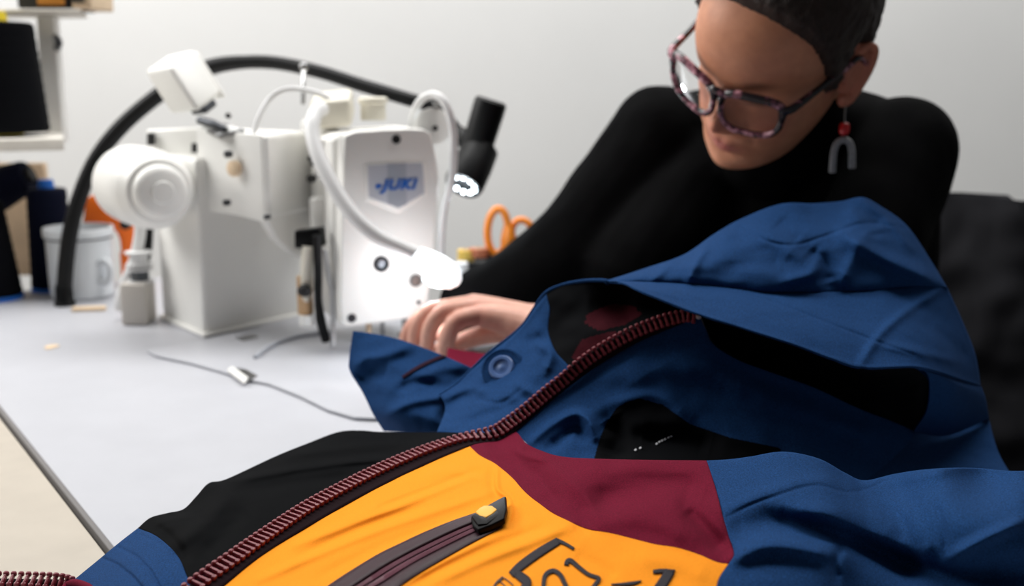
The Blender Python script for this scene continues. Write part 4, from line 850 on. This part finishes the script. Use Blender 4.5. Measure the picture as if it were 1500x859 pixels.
# orange tool behind the mug
op = flat([(118,338),(124,292),(136,284),(152,288),(176,308),(197,330),(198,372),(192,388),(178,388),(174,352),(168,338)], 1.735, math.radians(10))
t = thing('hand_tool', (op[0].x, op[0].y, TZ), 'orange plastic tool case showing behind the white mug and under the motor', 'tool')
MB().prism([Vector((q.x, q.y, q.z if i < 7 or i > 9 else q.z)) for i, q in enumerate(op)], (.006, .035, 0), .005).build('shell', M['oplastic'], t)
zb = min(q.z for q in op); MB().box((P(172,386,1.735).x, 1.747, TZ+.0005), (.026,0,0), (0,.03,0), (0,0,zb-TZ+.02), .002).build('foot', M['oplastic'], t)
b = MB(); b.lathe(P(184, 329, 1.695), (0,-1,0), [(-.004,.008),(.004,.008),(.005,.006),(.005,0)], 16); b.build('latch', M['ink'], t)
# bobbins, wooden scraps
for x, y, lab in ((205,378,'upper white bobbin stacked behind the hoses left of the column'), (207,402,'lower white bobbin stacked behind the hoses left of the column')):
    yb = 1.487; p = P(x-2, y, yb); t = thing('bobbin', (p.x, yb, p.z-.012), lab, 'bobbin', 'bobbins behind the hoses')
    b = MB(); b.lathe((p.x, yb, p.z-.011), (0,0,1), [(0,.004),(0,.018),(.003,.018),(.003,.013)], 24); b.build('lower_flange', M['tube'], t)
    b = MB(); b.lathe((p.x, yb, p.z-.0085), (0,0,1), [(0,.012),(.015,.0125)], 24); b.build('wound_thread', M['grey'] if y > 390 else M['tube'], t)
    b = MB(); b.lathe((p.x, yb, p.z+.006), (0,0,1), [(0,.013),(0,.018),(.003,.018),(.003,.004)], 24); b.build('upper_flange', M['tube'], t)
bs = P(207, 412, 1.475); t = tag(MB().box((bs.x-.026, 1.462, TZ+.0008), (.034,0,0), (0,.045,0), (0,0,P(207,402,1.475).z-.0125-TZ), .002).build('wooden_riser', mat('riser_wood', (206,200,192), .6), None), 'small pale block carrying the white bobbins beside the column', 'block')
q = PZ(138, 456); tag(MB().box((q.x-.03, q.y-.008, TZ+.0006), (.046,.008,0), (-.003,.014,0), (0,0,.005), .001).build('wood_strip', M['wood'], None), 'thin tan wood strip lying on the table before the mug', 'strip')
q = PZ(75, 509); tag(MB().prism([q+Vector((.008*math.cos(a)*(1+.2*math.sin(3*a)), .012*math.sin(a), .0003)) for a in np.linspace(0, 2*PI, 12, endpoint=False)], (0,0,.0006)).build('table_stain', M['wood'], None), 'tiny tan stain alone on the white table at left', 'stain')  # thin raised patch standing for a small stain on the tabletop
# scissors standing in a black tray behind the sleeve
tp = PZ(715, 432); yt = 1.56
zt2_ = P(715, 383, yt).z; t = thing('tool_tray', (P(715,400,yt).x, yt, TZ), 'black tool tray behind the sleeve holding the orange scissors', 'tray')
xl, xr = P(684, 400, yt).x, P(800, 400, yt).x
b = MB(); b.box((xl, yt-.02, TZ+.0005), (xr-xl,0,0), (0,.12,0), (0,0,.004), .001)
for (a, d1, d2) in (((xl, yt-.02), (xr-xl, 0), (0, .004)), ((xl, yt+.096), (xr-xl, 0), (0, .004)), ((xl, yt-.02), (.004, 0), (0, .12)), ((xr-.004, yt-.02), (.004, 0), (0, .12))):
    b.box((a[0], a[1], TZ+.001), (d1[0], d1[1], 0), (d2[0], d2[1], 0), (0, 0, zt2_-TZ), .001)
b.build('tray_body', M['bplastic'], t)
t = thing('scissors', P(735,380,yt+.04), 'orange-handled scissors standing upright in the black tray', 'scissors')
def loop(cx, cy, rx, ry, tilt, d): 
    ct, st = math.cos(tilt), math.sin(tilt); return [P(cx+rx*math.cos(a)*ct-ry*math.sin(a)*st, cy+rx*math.cos(a)*st+ry*math.sin(a)*ct, d) for a in np.linspace(0, 2*PI, 25)]
b = MB(); b.tube(loop(729,339,15,33,.05,yt+.03), .0056, 12, False); b.tube([P(735,375,yt+.03), P(739,392,yt+.03), P(741,405,yt+.03)], [.010,.009,.006], 12); b.tube([P(744,330,yt+.03), P(744,350,yt+.03), P(742,385,yt+.03)], [.006,.011,.010], 12); b.build('handle', M['orange2'], t)
b = MB(); b.tube(loop(765,341,15,19,-.2,yt+.045), .0052, 12, False); b.tube([P(753,352,yt+.045), P(749,372,yt+.04), P(745,395,yt+.04)], [.008,.009,.006], 12); b.build('handle', M['orange2'], t)
MB().prism([P(736,400,yt+.036), P(747,400,yt+.036), P(744,428,yt+.036), P(740,428,yt+.036)], (0,.003,0), .0008).build('blade', M['steel'], t)
# little rolls and tapes on the tray's left
for x, y, lab, m_, r, h in ((683,374,'yellow tape roll beside the scissors, leftmost on the tray','ytape',.013,.016), (701,370,'rust coloured tape roll between the yellow roll and the scissors','rtape',.014,.012)):
    p = P(x, y, yt+.02); tt = thing('tape_roll', (p.x, p.y, p.z-h/2), lab, 'tape roll', 'tape rolls on the tray')
    b = MB(); b.lathe((p.x, p.y, p.z-h/2), (0,0,1), [(0,r*.5),(0,r),(h,r),(h,r*.5),(0,r*.5)], 24); b.build('wound_tape', M[m_], tt)
    b = MB(); b.lathe((p.x, p.y, p.z-h/2+.0005), (0,0,1), [(0,r*.42),(0,r*.5),(h+.001,r*.5),(h+.001,r*.42),(0,r*.42)], 20); b.build('tape_core', M['wood'], tt)
q = P(692, 382, yt+.02); tag(MB().box((P(672,386,yt).x, yt-.015, q.z-.010), (P(722,386,yt).x-P(672,386,yt).x,0,0), (0,.07,0), (0,0,.006), .001).build('tray_lid', M['bplastic'], None), 'thin black board under the tape rolls at the tray corner', 'board')
b = MB(); q = P(676, 402, yt-.03); b.lathe((q.x, q.y, TZ+.0005), (0,0,1), [(0,.008),(.002,.010),(P(676,386,yt-.03).z-TZ,.010),(P(676,384,yt-.03).z-TZ,.007),(P(676,384,yt-.03).z-TZ,0)], 20); tag(b.build('glue_stick', M['tube'], None), 'small white tube standing behind the glowing lamp head', 'tube')
# black strip of cable hanging at the right
# ------------------------------------------------------------------ the chair
cc = Vector((.64, 1.62, 0)); cf = Vector((-.50, -.866, 0)); cs = Vector((.866, -.50, 0))
ch = thing('office_chair', (cc.x-.05, cc.y-.1, 0), 'charcoal fabric chair behind the person at the right picture edge', 'chair')
zt_c = P(1440, 296, 1.47).z
ns, nt_ = 40, 40; V = []
for i in range(nt_+1):
    for j in range(ns+1):
        s = j/ns*2-1; t_ = i/nt_; e = 1-abs(s)**6; p = cc+cs*(s*.27)+cf*(.05*math.sqrt(max(0, 1-s**4))-.03*t_*t_ )
        p.z = .46+(zt_c-.46)*t_*(1-.035*abs(s)**3)-.012*s*t_+.008*noise.noise(Vector((s*3, 0, 5)))*t_
        p += cf*(.012*noise.noise(Vector((s*4, t_*6, 1)))+.008*noise.noise(Vector((s*9, t_*11, 4))))
        V.append(p)
o = mkmesh('backrest', V, grid_faces(nt_+1, ns+1), M['chair'], ch); md = o.modifiers.new('thickness', 'SOLIDIFY'); md.thickness = .07; md.offset = -1; md = o.modifiers.new('soft', 'BEVEL'); md.width = .02; md.segments = 3
sc_ = cc+cf*.235; zs = PELV.z-.142-.43; MB().prism([sc_+cs*a*.25+cf*c_*.24+Vector((0,0,.37+zs)) for a, c_ in ((-1,-1),(1,-1),(1,.8),(.8,1),(-.8,1),(-1,.8))], (0,0,.06), .02, 4).build('seat', M['chair'], ch)
b = MB(); b.lathe(sc_+Vector((0,0,.06)), (0,0,1), [(0,.03),(.2,.03),(.2,.022),(.312+zs,.022)], 20); b.build('gas_column', M['bplastic'], ch)
for i in range(5):
    a = 2*PI*i/5; d = Vector((math.cos(a), math.sin(a), 0)); b = MB(); b.tube([sc_+Vector((0,0,.10)), sc_+d*.27+Vector((0,0,.065))], [.022,.015], 10); lg = b.build('leg', M['bplastic'], ch)
    b = MB(); b.lathe(sc_+d*.27+Vector((-d.y*.02, d.x*.02, .028)), Vector((d.y, -d.x, 0)), [(0,.02),(.004,.028),(.036,.028),(.04,.02),(.04,0)], 18); b.build('castor', M['rubber'], lg)
# ------------------------------------------------------------------ the room
def tbl_pt(s, t, z): return Vector((.82*s-.57*t, .57*s+.82*t, z))   # across / along the sewing table
YW = 2.42
b = MB(); b.box((-3.2, YW, 0), (6.4, 0, 0), (0, .12, 0), (0, 0, 2.9)); struct(b.build('wall_back', M['wall'], None, False))
b = MB(); b.box((-3.2, -1.5, -.06), (6.4, 0, 0), (0, YW+1.62, 0), (0, 0, .06)); struct(b.build('floor', M['floor'], None, False))
S0, S1, T0, T1 = .182, .835, -.12, 1.86
tb = thing('sewing_table', tbl_pt(.5, .9, 0), 'long white laminate sewing table carrying the machine and the jacket', 'table')
b = MB(); b.box(tbl_pt(S0+.004, T0, TZ-.034), tbl_pt(S1-S0-.008, 0, 0), tbl_pt(0, T1-T0, 0), (0, 0, .034), .0012); b.build('tabletop', M['table'], tb, auto=30)
b = MB(); b.box(tbl_pt(S0, T0, TZ-.034), tbl_pt(.0045, 0, 0), tbl_pt(0, T1-T0, 0), (0, 0, .0335), .001); b.build('edge_band', M['edge'], tb)
for s in (S0+.05, S1-.09):
    for t in (T0+.1, T1-.15):
        b = MB(); b.box(tbl_pt(s, t, 0), tbl_pt(.04, 0, 0), tbl_pt(0, .04, 0), (0, 0, TZ-.034), .003); b.build('leg', M['mgrey'], tb)
sd = thing('side_table', tbl_pt(-.1, .5, 0), 'beige-topped side table butted against the white table edge at lower left', 'table')
b = MB(); b.box(tbl_pt(-.45, T0, TZ-.033), tbl_pt(.45+S0-.0028, 0, 0), tbl_pt(0, T1-T0, 0), (0, 0, .030), .001); b.build('tabletop', M['beige'], sd, auto=30)
for s in (-.42, S0-.08):
    for t in (T0+.1, T1-.15):
        b = MB(); b.box(tbl_pt(s, t, 0), tbl_pt(.04, 0, 0), tbl_pt(0, .04, 0), (0, 0, TZ-.033), .003); b.build('leg', M['wood'], sd)
# ------------------------------------------------------------------ light and view
w = bpy.data.worlds.new('world'); bpy.context.scene.world = w; w.use_nodes = True
w.node_tree.nodes['Background'].inputs[0].default_value = (.93, .97, 1, 1); w.node_tree.nodes['Background'].inputs[1].default_value = .08
def area(name, loc, target, sx, sy, power, col=(1, 1, 1)):
    l = bpy.data.lights.new(name, 'AREA'); l.shape = 'RECTANGLE'; l.size = sx; l.size_y = sy; l.energy = power; l.color = col
    o = bpy.data.objects.new(name, l); C.objects.link(o); o.location = loc; o.rotation_euler = (Vector(target)-Vector(loc)).to_track_quat('-Z', 'Y').to_euler(); return o
area('window_light', (-1.9, 1.5, 2.2), (.25, .95, .85), 1.4, 1.2, 40, (1, .985, .96))
area('ceiling_light', (.1, 1.7, 2.75), (.1, 1.65, 0), 2.4, .8, 50, (1, .99, .97))
sc = bpy.context.scene; sc.view_settings.view_transform = 'Standard'; sc.view_settings.look = 'None'; sc.view_settings.gamma = 1; sc.view_settings.exposure = .18; sc.view_settings.use_curve_mapping = False
